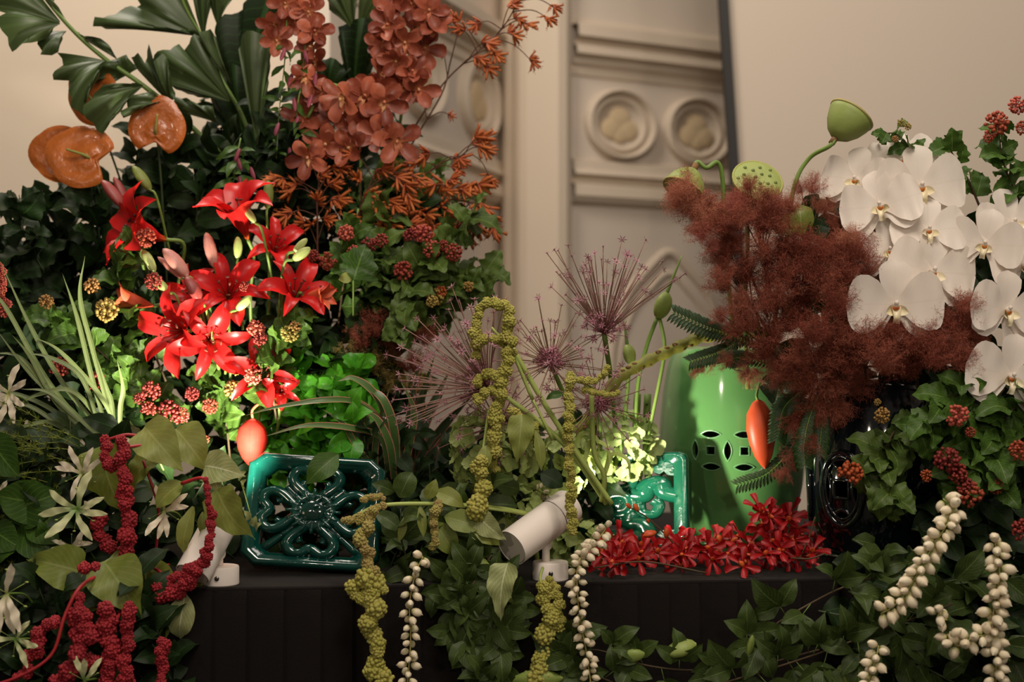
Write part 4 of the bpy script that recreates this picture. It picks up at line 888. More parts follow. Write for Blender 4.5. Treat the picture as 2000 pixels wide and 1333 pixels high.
# deep dark foliage inside the bouquet
R = random.Random(21)
LM = [('the large anthurium', 170, 305), ('the round anthurium', 305, 258), ('the pointed palm leaflet', 500, 200), ('the middle rust orchids', 690, 220), ('the top right rust orchids', 800, 90), ('the hanging rust orchids', 580, 60),
 ('the top red lily', 460, 410), ('the left facing lily', 265, 420), ('the lowest open lily', 345, 650), ('the centre lily', 445, 560), ('the right hand lily', 580, 560), ('the pink striped bud', 340, 512), ('the paired yellow green buds', 588, 485), ('the lily near the bract', 512, 730),
 ('the red bract', 490, 865), ('the left tile', 600, 1030), ('the left spotlight', 440, 1080), ('the striped grass', 120, 740), ('the topmost gloriosa', 155, 920), ('the star shaped gloriosa', 145, 990), ('the low olive heart leaf', 215, 1140), ('the long crimson tassel', 245, 1000), ('the corner tassels', 150, 1260),
 ('the pale pointed leaf', 700, 510), ('the brown smoke plume', 740, 650), ('the arching cordyline', 740, 830), ('the dark cordyline', 880, 820), ('the kangaroo paw cluster', 780, 390), ('the drooping kangaroo paw', 915, 430), ('the triple seed heads', 850, 480), ('the round russet seed head', 786, 530), ('the leftward allium', 900, 700),
 ('the large left hydrangea', 962, 885), ('the bright hydrangea', 1212, 872), ('the low hydrangea', 1040, 1000), ('the tilted spotlight', 1090, 1020), ('the thick amaranth cord', 938, 960), ('the tan amaranth', 725, 1080), ('the sharp cream string', 802, 1200), ('the green pods', 900, 1105),
 ('the lotus seed face', 1480, 350), ('the lowest white orchid', 1746, 597), ('the highest white orchid', 1796, 366), ('the middle white orchid', 1815, 520), ('the rightmost white orchid', 1970, 736), ('the orange bract', 1487, 850), ('the ink blue stool', 1700, 980), ('the orange seed head', 1660, 926), ('the crimson seed heads', 1865, 905), ('the coral seed head', 1868, 812), ('the slanting cream string', 1800, 1100), ('the far right cream string', 1945, 1180), ('the bottom cream string', 1705, 1290), ('the short cream cluster', 1840, 1205), ('the smoke bush mass', 1600, 640), ('the smoke bush right end', 1850, 660), ('the far left plaster wall', 20, 420), ('the seed heads in the beam', 320, 800), ('the greenish seed head', 208, 606), ('the maroon seed head pair', 150, 730)]
USED = set()
def where(desc, x, y):
    far = sorted(LM, key=lambda l: (l[1]-x)**2+(l[2]-y)**2)
    for rank in range(6):
        for nm, lx, ly in far[:2+2*rank]:
            dx, dy = x-lx, y-ly; r = math.hypot(dx, dy)
            rel = 'right behind' if r < 34 else (('right of' if dx > 0 else 'left of') if abs(dx) > 2*abs(dy) else ('below' if dy > 0 else 'above') if abs(dy) > 2*abs(dx) else ('below right of' if dx > 0 else 'below left of') if dy > 0 else ('above right of' if dx > 0 else 'above left of'))
            if r > 130: rel = 'further '+rel
            s_ = desc+' '+rel+' '+nm
            if s_ not in USED: USED.add(s_); return s_
    return desc
def filler(label, group, cells, k, m, n, size, y, spread=50, name='leafy_sprig', R=R, ysp=.12, **kw):
    desc = {'lb': 'lobed leaf sprig', 'rd': 'round leaf sprig'}.get(k, 'oval leaf sprig'); desc = {G_ivy: 'bright glossy ', G_vine: 'olive green ', G_nine2: 'muted green '}.get(m, 'dark green ')+desc
    for (x, yy) in cells:
        a = R.uniform(-.7, .7)+(x-480)/700; L = size*2.0; d = y+R.uniform(-ysp, ysp)
        b = (x-math.sin(a)*L*.5, yy+math.cos(a)*L*.5, d+.03); e = (x+math.sin(a)*L*.5, yy-math.cos(a)*L*.5, d)
        sprig(name, where(desc, x, yy), 'foliage', group, [b, ((b[0]+e[0])/2+R.uniform(-15, 15), (b[1]+e[1])/2, d), e], k, m, n, size, R=R, stem=G_stemd, start=.0, **kw)
def cells(x0, x1, y0, y1, sx, sy, R=R): return [(x+R.uniform(-.4, .4)*sx, y+R.uniform(-.4, .4)*sy) for x in range(x0, x1, sx) for y in range(y0, y1, sy)]
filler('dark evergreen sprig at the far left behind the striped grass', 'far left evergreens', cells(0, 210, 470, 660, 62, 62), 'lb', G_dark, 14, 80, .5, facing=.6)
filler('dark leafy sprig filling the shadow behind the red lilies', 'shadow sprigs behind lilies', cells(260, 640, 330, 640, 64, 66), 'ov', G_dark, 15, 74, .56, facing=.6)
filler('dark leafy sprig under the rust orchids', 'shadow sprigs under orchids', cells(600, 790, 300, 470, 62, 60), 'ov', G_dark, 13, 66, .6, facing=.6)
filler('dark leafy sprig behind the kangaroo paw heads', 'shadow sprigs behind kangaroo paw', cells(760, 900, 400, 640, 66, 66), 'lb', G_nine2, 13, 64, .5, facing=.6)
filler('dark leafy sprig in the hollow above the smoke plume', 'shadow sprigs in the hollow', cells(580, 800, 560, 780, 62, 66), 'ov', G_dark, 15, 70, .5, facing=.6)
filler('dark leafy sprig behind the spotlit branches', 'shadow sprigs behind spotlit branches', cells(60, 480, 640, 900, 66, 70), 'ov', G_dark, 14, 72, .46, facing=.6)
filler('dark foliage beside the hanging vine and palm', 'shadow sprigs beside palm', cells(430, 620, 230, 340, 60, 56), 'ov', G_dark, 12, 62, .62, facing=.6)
filler('glossy bright leaf sprig lit behind the left tile', 'glossy sprigs behind the tile', cells(540, 740, 740, 920, 56, 56), 'rd', G_ivy, 12, 50, .34, facing=.7, ysp=.05)
# smoke bush in the middle
t = thing('smoke_bush', 'brown and olive smoke bush plume above the striped cordyline', 'smoke bush', P(760, 800, .45), 'smoke bush branches')
MB().tube([P(760, 800, .45), P(740, 700, .42), P(740, 620, .4)], .003, 5, 5).obj('stem', G_brown, t)
for x, y, r, m in ((740, 628, 46, F_smoke), (705, 655, 44, F_smoke), (770, 660, 40, F_smoke), (680, 690, 40, F_smokeo), (730, 700, 40, F_smokeo), (770, 740, 44, F_smokeo), (700, 715, 30, F_smokep), (830, 650, 40, F_smoke), (800, 700, 44, F_smoke), (820, 745, 40, F_smokeo)): plume(t, x, y, .38, r, m)
# spotlit glossy spray and single leaf over the left tile
t = thing('leaf_spray', 'upright yellow green leafy spray in front of the cordyline', 'foliage', P(690, 900, .2)); MB().tube([P(690, 900, .2), P(690, 830, .18), P(672, 770, .17)], .002, 5, 5).obj('stem', G_stem, t)
for b, e in (((680, 800), (655, 765)), ((682, 800), (700, 760)), ((688, 830), (690, 790)), ((690, 850), (684, 905)), ((688, 820), (716, 800)), ((690, 850), (650, 870)), ((690, 860), (640, 880)), ((684, 806), (650, 812))): lpx(t, 'ov', G_ivy, b, e, .18, .15, 1.3)
t = thing('loose_leaf', 'single bright leaf lying over the top of the left tile', 'leaf', P(658, 893, .06)); lpx(t, 'ov', G_mid, (660, 888), (600, 940), .07, .03, 1.1)
t = thing('loose_leaf', 'round dull leaf at the right corner of the left tile', 'leaf', P(788, 980, .04)); lpx(t, 'rd', G_vine, (780, 972), (802, 926), .03, .02, 1.15); lpx(t, 'ov', G_vine, (770, 962), (730, 944), .04, .02, 1.1)
# striped cordyline
t = thing('cordyline', 'cordyline with pink edged arching leaves behind the left tile', 'plant', P(775, 950, .28), 'cordylines')
for pts, w_, m in (([(770, 950, .28), (760, 860, .24), (720, 800, .2), (660, 780, .16), (600, 790, .12)], 15, G_cord), ([(760, 940, .27), (745, 860, .22), (690, 838, .16), (600, 832, .1), (520, 852, .08)], 14, G_cord), ([(765, 940, .27), (750, 840, .23), (700, 790, .18), (640, 782, .12), (540, 796, .1), (480, 812, .1)], 13, G_cord), ([(770, 940, .27), (755, 830, .24), (730, 770, .2), (690, 740, .18), (660, 745, .17)], 18, G_cord), ([(775, 945, .27), (770, 850, .22), (752, 790, .2), (728, 765, .2), (700, 750, .18)], 20, G_cord), ([(770, 935, .25), (760, 870, .2), (735, 820, .18), (705, 800, .17)], 18, G_cord), ([(755, 940, .25), (700, 880, .18), (670, 830, .16), (630, 800, .15)], 14, G_cord), ([(785, 940, .27), (800, 860, .24), (806, 800, .22), (780, 740, .2)], 18, G_cord), ([(715, 935, .24), (712, 880, .22), (716, 820, .22), (700, 770, .24)], 13, G_cord), ([(735, 935, .24), (732, 880, .22), (742, 820, .22), (760, 760, .22)], 14, G_cord)): strap(t, pts, w_, m)
t = thing('cordyline', 'dark cordyline with straight leaves fanning right toward the alliums', 'plant', P(800, 960, .32), 'cordylines')
for i, (x, y) in enumerate(((850, 690), (880, 720), (925, 770), (950, 800), (960, 840), (930, 800), (900, 800), (870, 760), (820, 700), (930, 850), (945, 880), (900, 850), (840, 740), (920, 890))):
    strap(t, [(800+ZR.uniform(-15, 15), 960, .32), ((800+x)/2-12, (960+y)/2-10, .30), (x, y, .27+ZR.uniform(-.04, .06))], ZR.uniform(15, 22), G_cordd)
# hanging red bract on the left
BAN = bud_mesh('bract', [(.02, 0), (.12, .05), (.24, .2), (.28, .42), (.25, .62), (.17, .82), (.07, .95), (.01, 1)], 2, .08, 20)
def bract(label, top, tip, y, m, w_, stempts):
    a = P(*top, y); e = P(*tip, y); d = e-a; L = d.length; t = thing('banana_bract', label, 'flower bud', P(*stempts[-1])); link('bract', wm(BAN, m), t, frame(a, d, CAMV, (L*w_, L, L*w_)))
    stemline(t, [a+d*.03]+[P(*q) for q in stempts], .003, F_lilyo if m == F_ban else G_stem); return t
bract('glowing red pointed bract hanging over the left tile', (494, 818), (490, 912), .27, F_ban, 1.08, [(494, 800, .27), (520, 785, .28), (560, 800, .33)])
# striped long grass at far left
t = thing('striped_grass', 'long cream striped grass blades leaning at the far left', 'grass clump', P(225, 880, .15))
for i, pts in enumerate([[(225, 870, .15), (130, 760, .12), (60, 640, .1), (0, 510, .08)], [(215, 860, .15), (180, 740, .14), (150, 620, .13), (122, 535, .12)], [(228, 860, .15), (180, 680, .14), (156, 580, .13), (166, 500, .12)], [(210, 870, .14), (120, 790, .1), (50, 720, .08), (-10, 640, .06)], [(220, 880, .14), (120, 800, .1), (60, 700, .08), (24, 655, .06)], [(200, 880, .14), (110, 780, .1), (40, 700, .08), (-20, 690, .06)], [(240, 870, .16), (200, 780, .14), (120, 690, .12), (70, 660, .1)], [(190, 870, .13), (100, 800, .1), (30, 770, .08), (-20, 760, .06)], [(225, 860, .16), (218, 790, .16), (208, 760, .16), (190, 700, .16)], [(235, 870, .16), (235, 800, .16), (240, 760, .16), (228, 700, .15)], [(180, 850, .12), (90, 740, .1), (10, 600, .09), (-30, 560, .08)], [(200, 850, .12), (160, 740, .1), (100, 700, .09), (50, 690, .08)], [(150, 860, .1), (70, 800, .08), (0, 780, .06)], [(170, 880, .1), (110, 830, .08), (60, 830, .06), (-20, 860, .05)], [(235, 880, .15), (150, 770, .1), (80, 770, .08), (20, 800, .06)], [(240, 880, .13), (180, 840, .1), (100, 770, .08), (40, 760, .06)]]): strap(t, pts, 9.5, G_grass, .4)
t = thing('pink_flower_spike', 'dull pink flower spike at the left edge above the grass', 'flower', P(-10, 640, .14)); MB().tube([P(-10, 640, .14), P(4, 580, .13), P(6, 525, .12)], .002, 5, 5).obj('stem', G_stem, t)
for i in range(11): berry(t, 4+ZR.uniform(-9, 12), 522+i*9, .12, ZR.uniform(8, 12), F_berp, 'floret')
# feathery fern
R = random.Random(8)
for lab, x0, y0 in (('feathery yellow green fern sprig above the white gloriosas', 60, 830), ('feathery fern sprig lower beside the dark leaves', 40, 880), ('feathery fern sprig below the heart leaf at far left', 20, 1075)):
    mb = MB(); o = P(x0+90, y0+60, .02); t = thing('feathery_fern', lab, 'fern', o, 'feathery ferns')
    for i in range(9):
        a0 = R.uniform(2.2, 3.6); p = o+V((R.uniform(-.05, .02), R.uniform(-.03, .03), R.uniform(-.02, .05))); d = V((math.cos(a0), -.2, math.sin(a0)*.8))
        pts = [p+d*k*.022+V((0, 0, -.0006*k*k)) for k in range(8)]; mb.tube(pts, .0008, 3)
        for q in pts[1:]:
            for k in range(26):
                e = nrm(sph(R)+d*.6)*R.uniform(.006, .014); s_ = nrm(e.cross(sph(R)))*.0006; mb.add([q-s_, q+s_, q+e], [(0, 1, 2)])
    oo = mb.obj('needles', G_feath, t); oo['kind'] = 'stuff'
# ---- lower left: dark leaves, amaranth leaves, gloriosas, crimson tassels
R = random.Random(31)
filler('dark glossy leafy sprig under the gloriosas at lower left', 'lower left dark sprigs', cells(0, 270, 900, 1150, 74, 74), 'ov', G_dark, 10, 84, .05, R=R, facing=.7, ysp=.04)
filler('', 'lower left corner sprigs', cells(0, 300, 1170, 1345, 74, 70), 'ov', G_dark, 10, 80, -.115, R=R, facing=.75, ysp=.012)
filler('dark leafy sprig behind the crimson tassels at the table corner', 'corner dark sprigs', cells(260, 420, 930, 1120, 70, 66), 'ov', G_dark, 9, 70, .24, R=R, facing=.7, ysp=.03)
t = thing('leafy_branch', 'branch of broad dark green leaves at the left edge', 'branch', P(60, 1060, .02)); MB().tube([P(-40, 1010, .03), P(20, 1020, 0), P(110, 1010, -.02)], .002, 5, 5).obj('stem', G_stem, t)
for b, e in (((10, 1000), (106, 968)), ((110, 985), (-10, 970)), ((40, 1025), (112, 1088)), ((62, 1010), (110, 1060)), ((36, 1045), (-20, 1100)), ((-20, 850), (30, 930)), ((100, 1060), (90, 1010)), ((-20, 1030), (36, 1070))): lpx(t, 'ov', G_mid, b, e, -.01, -.05, 1.35)
t = thing('amaranth_leaves', 'olive heart shaped amaranth leaves above the crimson tassels', 'foliage', P(300, 1110, -.02)); MB().tube([P(300, 1110, -.02), P(310, 1000, -.03), P(280, 900, -.03)], .003, 5, 5).obj('stem', G_red, t)
for k, m, b, e, y0, y1, ws_ in (('he', G_amar, (282, 834), (354, 918), -.06, -.09, 1.0), ('he', G_amar, (344, 838), (406, 918), -.03, -.05, 1.05), ('he', G_amard, (200, 870), (232, 1002), -.02, -.03, 1.05), ('he', G_amard, (300, 890), (250, 960), -.01, -.03, .9), ('he', G_amarp, (400, 910), (476, 928), -.06, -.08, 1.1), ('he', G_amarp, (420, 908), (424, 966), -.06, -.07, 1.0), ('he', G_amar, (424, 958), (484, 1056), -.08, -.10, .95), ('la', G_amar, (378, 990), (350, 1084), -.07, -.08, 1.3), ('ov', G_amar, (358, 942), (302, 990), -.06, -.07, 1.25), ('la', G_amard, (396, 1000), (394, 1046), -.05, -.06, 1.4), ('ov', G_amard, (330, 1140), (262, 1294), -.07, -.09, .9), ('ov', G_amarp, (362, 1160), (347, 1252), -.10, -.11, 1.05), ('ov', G_amard, (290, 1090), (338, 1170), -.05, -.06, 1.0), ('he', G_amard, (260, 1120), (330, 1200), -.05, -.06, .8), ('ov', G_amard, (290, 1190), (230, 1230), -.06, -.08, 1.1), ('ov', G_amard, (404, 1116), (384, 1150), -.05, -.06, 1.1)): lpx(t, k, m, b, e, y0, y1, ws_)
t = thing('amaranth_leaves', 'two broad olive amaranth leaves low on the left', 'foliage', P(190, 1140, -.1)); MB().tube([P(260, 1120, -.08), P(190, 1140, -.1), P(150, 1150, -.1)], .003, 5, 5).obj('stem', G_red, t)
for k, m, b, e, y0, y1, ws_ in (('he', G_amard, (162, 1118), (50, 1090), -.12, -.14, 1.05), ('he', G_amard, (206, 1100), (272, 1200), -.14, -.17, 1.15), ('he', G_amar, (190, 1180), (226, 1074), -.13, -.12, .8), ('ov', G_amard, (170, 1150), (134, 1166), -.13, -.14, 1.0), ('ov', G_amar, (156, 1185), (206, 1210), -.13, -.14, .9)): lpx(t, k, m, b, e, y0, y1, ws_)
gloriosa('cream gloriosa with curled petals, topmost of the left group', (160, 925, -.05), 62, [-75, -60, -20, 30, 60, 200])
gloriosa('open green hearted gloriosa spread flat like a star', (150, 996, -.09), 80, [-96, -140, -50, 70, 100, 150, 20], F_glog)
gloriosa('cream gloriosa with hanging twisted petals under the amaranth leaves', (322, 998, -.05), 62, [-20, -150, 170, 55, 80, -170], F_glo)
gloriosa('cream gloriosa at the left edge beside the striped grass', (16, 770, .0), 68, [-40, 20, 60, 160, 190, 120], F_glo)
gloriosa('half closed cream gloriosa below the star shaped one', (140, 1068, -.06), 46, [60, 40, -100, 80, -70], F_glo)
gloriosa('cream gloriosa hanging at the bottom left edge', (14, 1160, -.23), 90, [170, 190, 200, 150, 20], F_glo)
gloriosa('small cream gloriosa at the lower left corner', (30, 1250, -.24), 60, [40, 150, 100, -80], F_glog)
gloriosa('cream gloriosa at the left edge above the dark leaves', (0, 975, -.02), 52, [60, 30, 100], F_glo)
gloriosa('green tinged gloriosa at the bottom edge below the tassels', (165, 1330, -.25), 60, [10, 40, -20], F_glog)
gloriosa('small cream gloriosa above the crimson tassel', (270, 868, .0), 42, [60, 90, -70, 120], F_glo)
amaranth('crimson amaranth with a long straight hanging tassel', 'crimson amaranths', [[(330, 870, -.05), (280, 870, -.08), (240, 875, -.1)], [(340, 880, -.03), (260, 850, -.07), (205, 860, -.08)]], [([(205, 860, -.09), (210, 900, -.1), (225, 920, -.1)], 12, 14), ([(236, 868, -.11), (238, 920, -.12), (244, 985, -.12), (250, 1050, -.12), (250, 1118, -.11)], 13, 18), ([(192, 1020, -.07), (205, 1065, -.08), (230, 1060, -.08)], 15, 15)], F_ram, G_red)
amaranth('crimson amaranth curving down to the left spotlight base', 'crimson amaranths', [[(355, 945, -.08), (394, 934, -.1), (408, 950, -.1)], [(340, 1150, -.09), (300, 1110, -.08), (240, 1112, -.08)]], [([(402, 940, -.11), (406, 975, -.12), (410, 1010, -.12)], 6, 7), ([(412, 1010, -.12), (408, 1060, -.13), (392, 1105, -.13), (370, 1140, -.13), (335, 1162, -.12), (300, 1150, -.11)], 10, 15), ([(380, 1105, -.12), (350, 1125, -.12), (310, 1150, -.12)], 12, 13)], F_ram, G_red)
amaranth('crimson amaranth stem with heavy tassels in the bottom left corner', 'crimson amaranths', [[(330, 1105, .0), (240, 1112, .03), (165, 1140, -.13), (128, 1200, -.16), (100, 1280, -.17), (30, 1325, -.18), (-40, 1345, -.18)]], [([(150, 1165, -.15), (165, 1220, -.16), (185, 1240, -.16)], 12, 18), ([(150, 1200, -.15), (150, 1250, -.16), (155, 1290, -.16)], 16, 20), ([(110, 1210, -.15), (75, 1240, -.16), (60, 1290, -.16)], 14, 16), ([(180, 1290, -.14), (140, 1310, -.15), (100, 1330, -.15)], 20, 20), ([(60, 1310, -.17), (30, 1322, -.17)], 12, 10), ([(172, 1110, -.14), (185, 1105, -.14)], 16, 16)], F_ram, G_red, .0042, -.07)
amaranth('pair of long dark crimson tassels hanging below the heart leaves', 'crimson amaranths', [[(260, 1150, -.1), (240, 1180, .0), (228, 1215, -.1)]], [([(215, 1190, -.1), (212, 1260, -.1), (214, 1350, -.1)], 18, 20), ([(250, 1180, -.1), (246, 1260, -.1), (248, 1350, -.1)], 15, 17), ([(318, 1250, -.07), (316, 1300, -.07), (312, 1350, -.07)], 13, 13)], F_ram, G_red, .004, -.11)
t = thing('seed_sprig', 'pale dried seed sprig beside the left spotlight head', 'sprig', P(470, 970, 0)); MB().tube([P(494, 1030, .02), P(484, 985, 0), P(470, 940, 0)], .0012, 4, 4).obj('stem', G_stemp, t)
for x, y in ((466, 930), (478, 946), (492, 1020), (486, 1008), (500, 1030)): lpx(t, 'ov', G_amarp, (x, y+8), (x+ZR.uniform(-6, 10), y-8), 0, -.02, 1)
# ================================================================ CENTRE
allium('upright starburst allium, topmost of the pink alliums', (1180, 652, .12), (.02, -.1, 1), 46, (95, 200), 52, (1205, 900, .4), True, .9)
allium('wide starburst allium leaning left over the cordyline', (955, 760, .08), (-.75, -.35, .55), 60, (120, 215), 62, (1060, 990, .3), True, .8)
allium('dense pink allium globe in the middle of the group', (1075, 710, .12), (-.1, -.5, .55), 46, (60, 135), 95, (1150, 930, .36), True, 1.4)
allium('low pink allium globe above the bright hydrangea', (1165, 790, .08), (.1, -.5, .35), 40, (45, 110), 110, (1170, 930, .38), True, 1.4)
allium('small dark allium tucked behind the green amaranth', (975, 830, .1), (-.2, -.5, .4), 34, (60, 130), 100, (1040, 990, .16), True, 1.2)
def scape(label, pts, b0, b1, tip, y):
    t = thing('garlic_scape', label, 'flower bud', P(*pts[0]), 'garlic scapes'); stemline(t, [P(*p) for p in pts], .0045, G_stem); a, e = P(*b0, y), P(*b1, y); L = (e-a).length
    link('bulb', wm(BUD, F_bell), t, frame(a, e-a, CAMV, (L*1.8, L, L*1.8))); MB().tube([e-(e-a)*.15, e.lerp(P(*tip, y), .5), P(*tip, y)], (.0045, .0012), 6, 4).obj('beak', G_stem, t)
scape('garlic scape with a plump green bud beside the green stool', [(1240, 900, .3), (1245, 760, .3), (1262, 680, .29), (1283, 622, .28)], (1284, 622), (1303, 570), (1332, 500), .28)
scape('lower garlic scape bud behind the knobbly branch', [(1210, 900, .3), (1222, 800, .3), (1228, 725, .29)], (1232, 712), (1224, 672), (1220, 628), .28)
t = thing('garlic_scape', 'bare green stalk curving beside the plump garlic bud', 'stem', P(1255, 900, .3)); stemline(t, [P(1255, 900, .3), P(1285, 760, .3), P(1298, 680, .3), P(1288, 620, .29)], .004, G_stem)
R = random.Random(4)
for lab, x in (('thick fleshy green stalk left of the green stool', 1248), ('second thick fleshy green stalk beside the stool', 1268)):
    t = thing('fleshy_stalk', lab, 'stem', P(x, 960, .36)); MB().tube([P(x, 960, .36), P(x-6, 860, .35), P(x-3, 770, .35)], .008, 8, 5).obj('stem', G_stem, t)
    for i in range(9): p = P(x+R.uniform(-8, 8), 790+i*16, .34); MB().ball(p, .0035, 0).obj('bump', G_vine, t, p)
t = thing('knobbly_branch', 'knobbly green branch curving onto the top of the green stool', 'branch', P(1150, 830, .2))
bp = [P(1070, 880, .2), P(1150, 820, .2), P(1200, 748, .21), P(1245, 716, .22), P(1310, 685, .24), P(1370, 660, .26), P(1440, 652, .28), P(1500, 650, .3)]
bq = cat_rom(bp, 8); MB().tube(bq, lambda t: .0125+.0022*math.sin(t*95), 9).obj('bark', F_thorn, t)
for i in range(3, len(bq)-2, 2): p = bq[i]+V((0, -.007, ZR.choice((-.008, .009)))); mb = MB(); mb.ball(p, .0055, 0, (1.3, 1, .8)); mb.obj('node', F_node, t, p)
hydrangea('large green hydrangea head on the left behind the amaranth', (962, 885, .12), 80, 82, F_hydy, (1010, 1080, .2), 130)
hydrangea('brightly lit green hydrangea head in front of the green stool', (1212, 872, .33), 70, 66, F_hyd, (1160, 1080, .36), 120)
hydrangea('low green hydrangea head left of the tilted spotlight', (1040, 1000, .1), 60, 52, F_hydy, (1050, 1100, .2), 80)
hydrangea('low green hydrangea head behind the spotlight stem', (1135, 1070, .25), 62, 48, F_hydy, (1140, 1110, .22), 90)
hydrangea('shaded green hydrangea between the two large heads', (1110, 900, .2), 50, 60, F_hydy, (1110, 1080, .26), 70)
R = random.Random(12)
filler('dark leafy sprig behind the green hydrangeas', 'sprigs behind hydrangeas', cells(860, 1110, 900, 1110, 62, 62), 'ov', G_dark, 10, 66, .34, R=R, facing=.7, ysp=.03)
filler('dark leafy sprig between the cordyline and the hydrangea', 'sprigs beside the cordyline', cells(730, 900, 900, 1120, 62, 62), 'ov', G_dark, 10, 62, .24, R=R, facing=.7, ysp=.03)
filler('leafy vine sprig in front of the left table edge', 'sprigs at the table edge', cells(800, 960, 1010, 1130, 66, 56), 'ov', G_vine, 9, 70, .03, R=R, facing=.7, ysp=.04)
filler('dark leafy sprig behind the left tile', 'sprigs behind the tile', cells(470, 740, 900, 1090, 66, 66), 'ov', G_dark, 10, 66, .40, R=R, facing=.6, ysp=.04)
# pale stalks across the hydrangea
for lab, pts in (('pale green stalk slanting across the bright hydrangea', [(1195, 985, .06), (1140, 905, .05), (1070, 800, .04), (1000, 680, .02)]), ('second pale stalk crossing behind the hanging amaranth', [(1185, 985, .07), (1120, 890, .06), (1060, 830, .05), (980, 770, .04)]), ('third pale stalk leaning on the bright hydrangea', [(1175, 980, .07), (1180, 930, .05), (1160, 880, .04), (1155, 760, .03)])):
    t = thing('flower_stalk', lab, 'stem', P(*pts[0]), 'pale stalks'); stemline(t, [P(*p) for p in pts], .0055, G_stemp); strap(t, [pts[1], (pts[1][0]+15, pts[1][1]-40, pts[1][2]), (pts[1][0]+45, pts[1][1]-30, pts[1][2]-.02), (pts[1][0]+50, pts[1][1]+10, pts[1][2]-.02)], 12, G_stemp)
# green amaranths
amaranth('yellow green amaranth arching over the pink alliums', 'green amaranths', [[(1040, 780, .02), (1000, 690, .0), (960, 640, -.01)], [(1080, 860, .03), (1040, 780, .02)]], [([(930, 690, -.01), (928, 640, -.02), (940, 605, -.02), (965, 592, -.02), (990, 600, -.02), (995, 650, -.03), (990, 710, -.03), (978, 770, -.03), (970, 830, -.03), (962, 880, -.03)], 12, 15), ([(1000, 690, -.01), (965, 660, -.02), (930, 672, -.02)], 8, 12), ([(985, 740, -.02), (955, 730, -.03), (930, 745, -.03)], 10, 12), ([(980, 760, -.03), (945, 770, -.03), (925, 785, -.03)], 13, 10)], F_gam, G_stemp)
amaranth('thick green amaranth cord hanging beside the left hydrangea', 'green amaranths', [[(955, 800, .0), (940, 900, -.03), (935, 920, -.04)]], [([(936, 905, -.04), (940, 950, -.05), (938, 1005, -.05)], 14, 24), ([(1000, 800, .0), (1030, 850, .0), (1050, 830, 0)], 12, 9), ([(960, 880, -.01), (970, 930, -.01)], 10, 8)], F_gam, G_stemp, .003)
amaranth('slim green amaranth cord hanging in front of the tilted spotlight', 'green amaranths', [[(1160, 760, .0), (1130, 745, -.02), (1112, 745, -.03)]], [([(1112, 735, -.03), (1110, 800, -.04), (1112, 880, -.04), (1116, 960, -.04), (1118, 1045, -.04)], 11, 10), ([(1112, 740, -.03), (1160, 745, -.02), (1190, 720, -.02)], 7, 8), ([(1140, 760, -.02), (1180, 770, -.02), (1210, 768, -.02)], 7, 6)], F_gam, G_stemp, .003)
amaranth('long tan and green amaranth hanging over the table edge beside the left tile', 'green amaranths', [[(1030, 1004, .04), (960, 992, .0), (850, 985, -.04), (745, 988, -.08), (690, 1010, -.1)]], [([(745, 990, -.09), (710, 1010, -.1), (668, 1020, -.11)], 10, 9, F_gamb), ([(728, 1000, -.1), (718, 1030, -.11), (708, 1050, -.12), (722, 1090, -.12), (726, 1130, -.12)], 12, 17, F_gamb), ([(726, 1130, -.13), (724, 1180, -.13), (722, 1220, -.13), (732, 1270, -.13), (742, 1350, -.13)], 24, 19, F_gam), ([(690, 1150, -.12), (700, 1165, -.13), (750, 1152, -.13)], 16, 16, F_gam), ([(748, 972, -.08), (720, 974, -.09), (702, 976, -.09)], 8, 6, F_gamb), ([(852, 982, -.06), (850, 1010, -.07), (846, 1075, -.07)], 12, 8, F_gamb)], F_gam, G_stemp, .0055)
amaranth('pair of green amaranth cords hanging below the tilted spotlight base', 'green amaranths', [[(1060, 1110, -.02), (1055, 1130, -.06), (1060, 1150, -.07)]], [([(1058, 1140, -.08), (1072, 1190, -.09), (1068, 1230, -.09), (1055, 1280, -.09), (1050, 1350, -.09)], 14, 24), ([(1074, 1130, -.07), (1090, 1160, -.08), (1092, 1200, -.08), (1094, 1235, -.08)], 8, 15)], F_gam, G_stemp, .003)
t = thing('amaranth_leaves', 'olive amaranth leaves hanging along the horizontal stem', 'foliage', P(960, 990, -.02)); MB().tube([P(1000, 1000, .0), P(900, 988, -.03), P(830, 985, -.04)], .003, 5, 5).obj('stem', G_stemp, t)
for k, m, b, e, y0, y1, ws_ in (('ov', G_amar, (832, 975), (852, 938), -.05, -.06, 1.1), ('la', G_amar, (820, 988), (828, 1050), -.05, -.06, 1.1), ('ov', G_amard, (868, 1010), (940, 1032), -.05, -.06, 1.1), ('ov', G_amard, (910, 1020), (975, 1060), -.04, -.06, 1.1), ('he', G_amarp, (935, 1010), (986, 1056), -.05, -.07, .9), ('ov', G_amard, (850, 1020), (890, 1085), -.04, -.05, 1.1), ('he', G_amarp, (992, 1100), (972, 1212), -.13, -.15, .7), ('ov', G_amard, (985, 1010), (990, 1095), .05, .04, 1.1), ('he', G_amar, (1020, 810), (1010, 905), -.03, -.04, .72), ('la', G_amar, (1046, 840), (1060, 920), -.01, -.02, 1), ('ov', G_mid, (1100, 770), (1068, 776), .02, .01, .9), ('ov', G_amar, (950, 870), (945, 920), -.03, -.04, 1), ('ov', G_dark, (1056, 925), (1100, 950), .05, .04, 1.5), ('la', G_amar, (790, 1010), (780, 1060), -.02, -.03, 1.2), ('ov', G_amar, (850, 960), (905, 985), -.03, -.05, 1.0)): lpx(t, k, m, b, e, y0, y1, ws_)
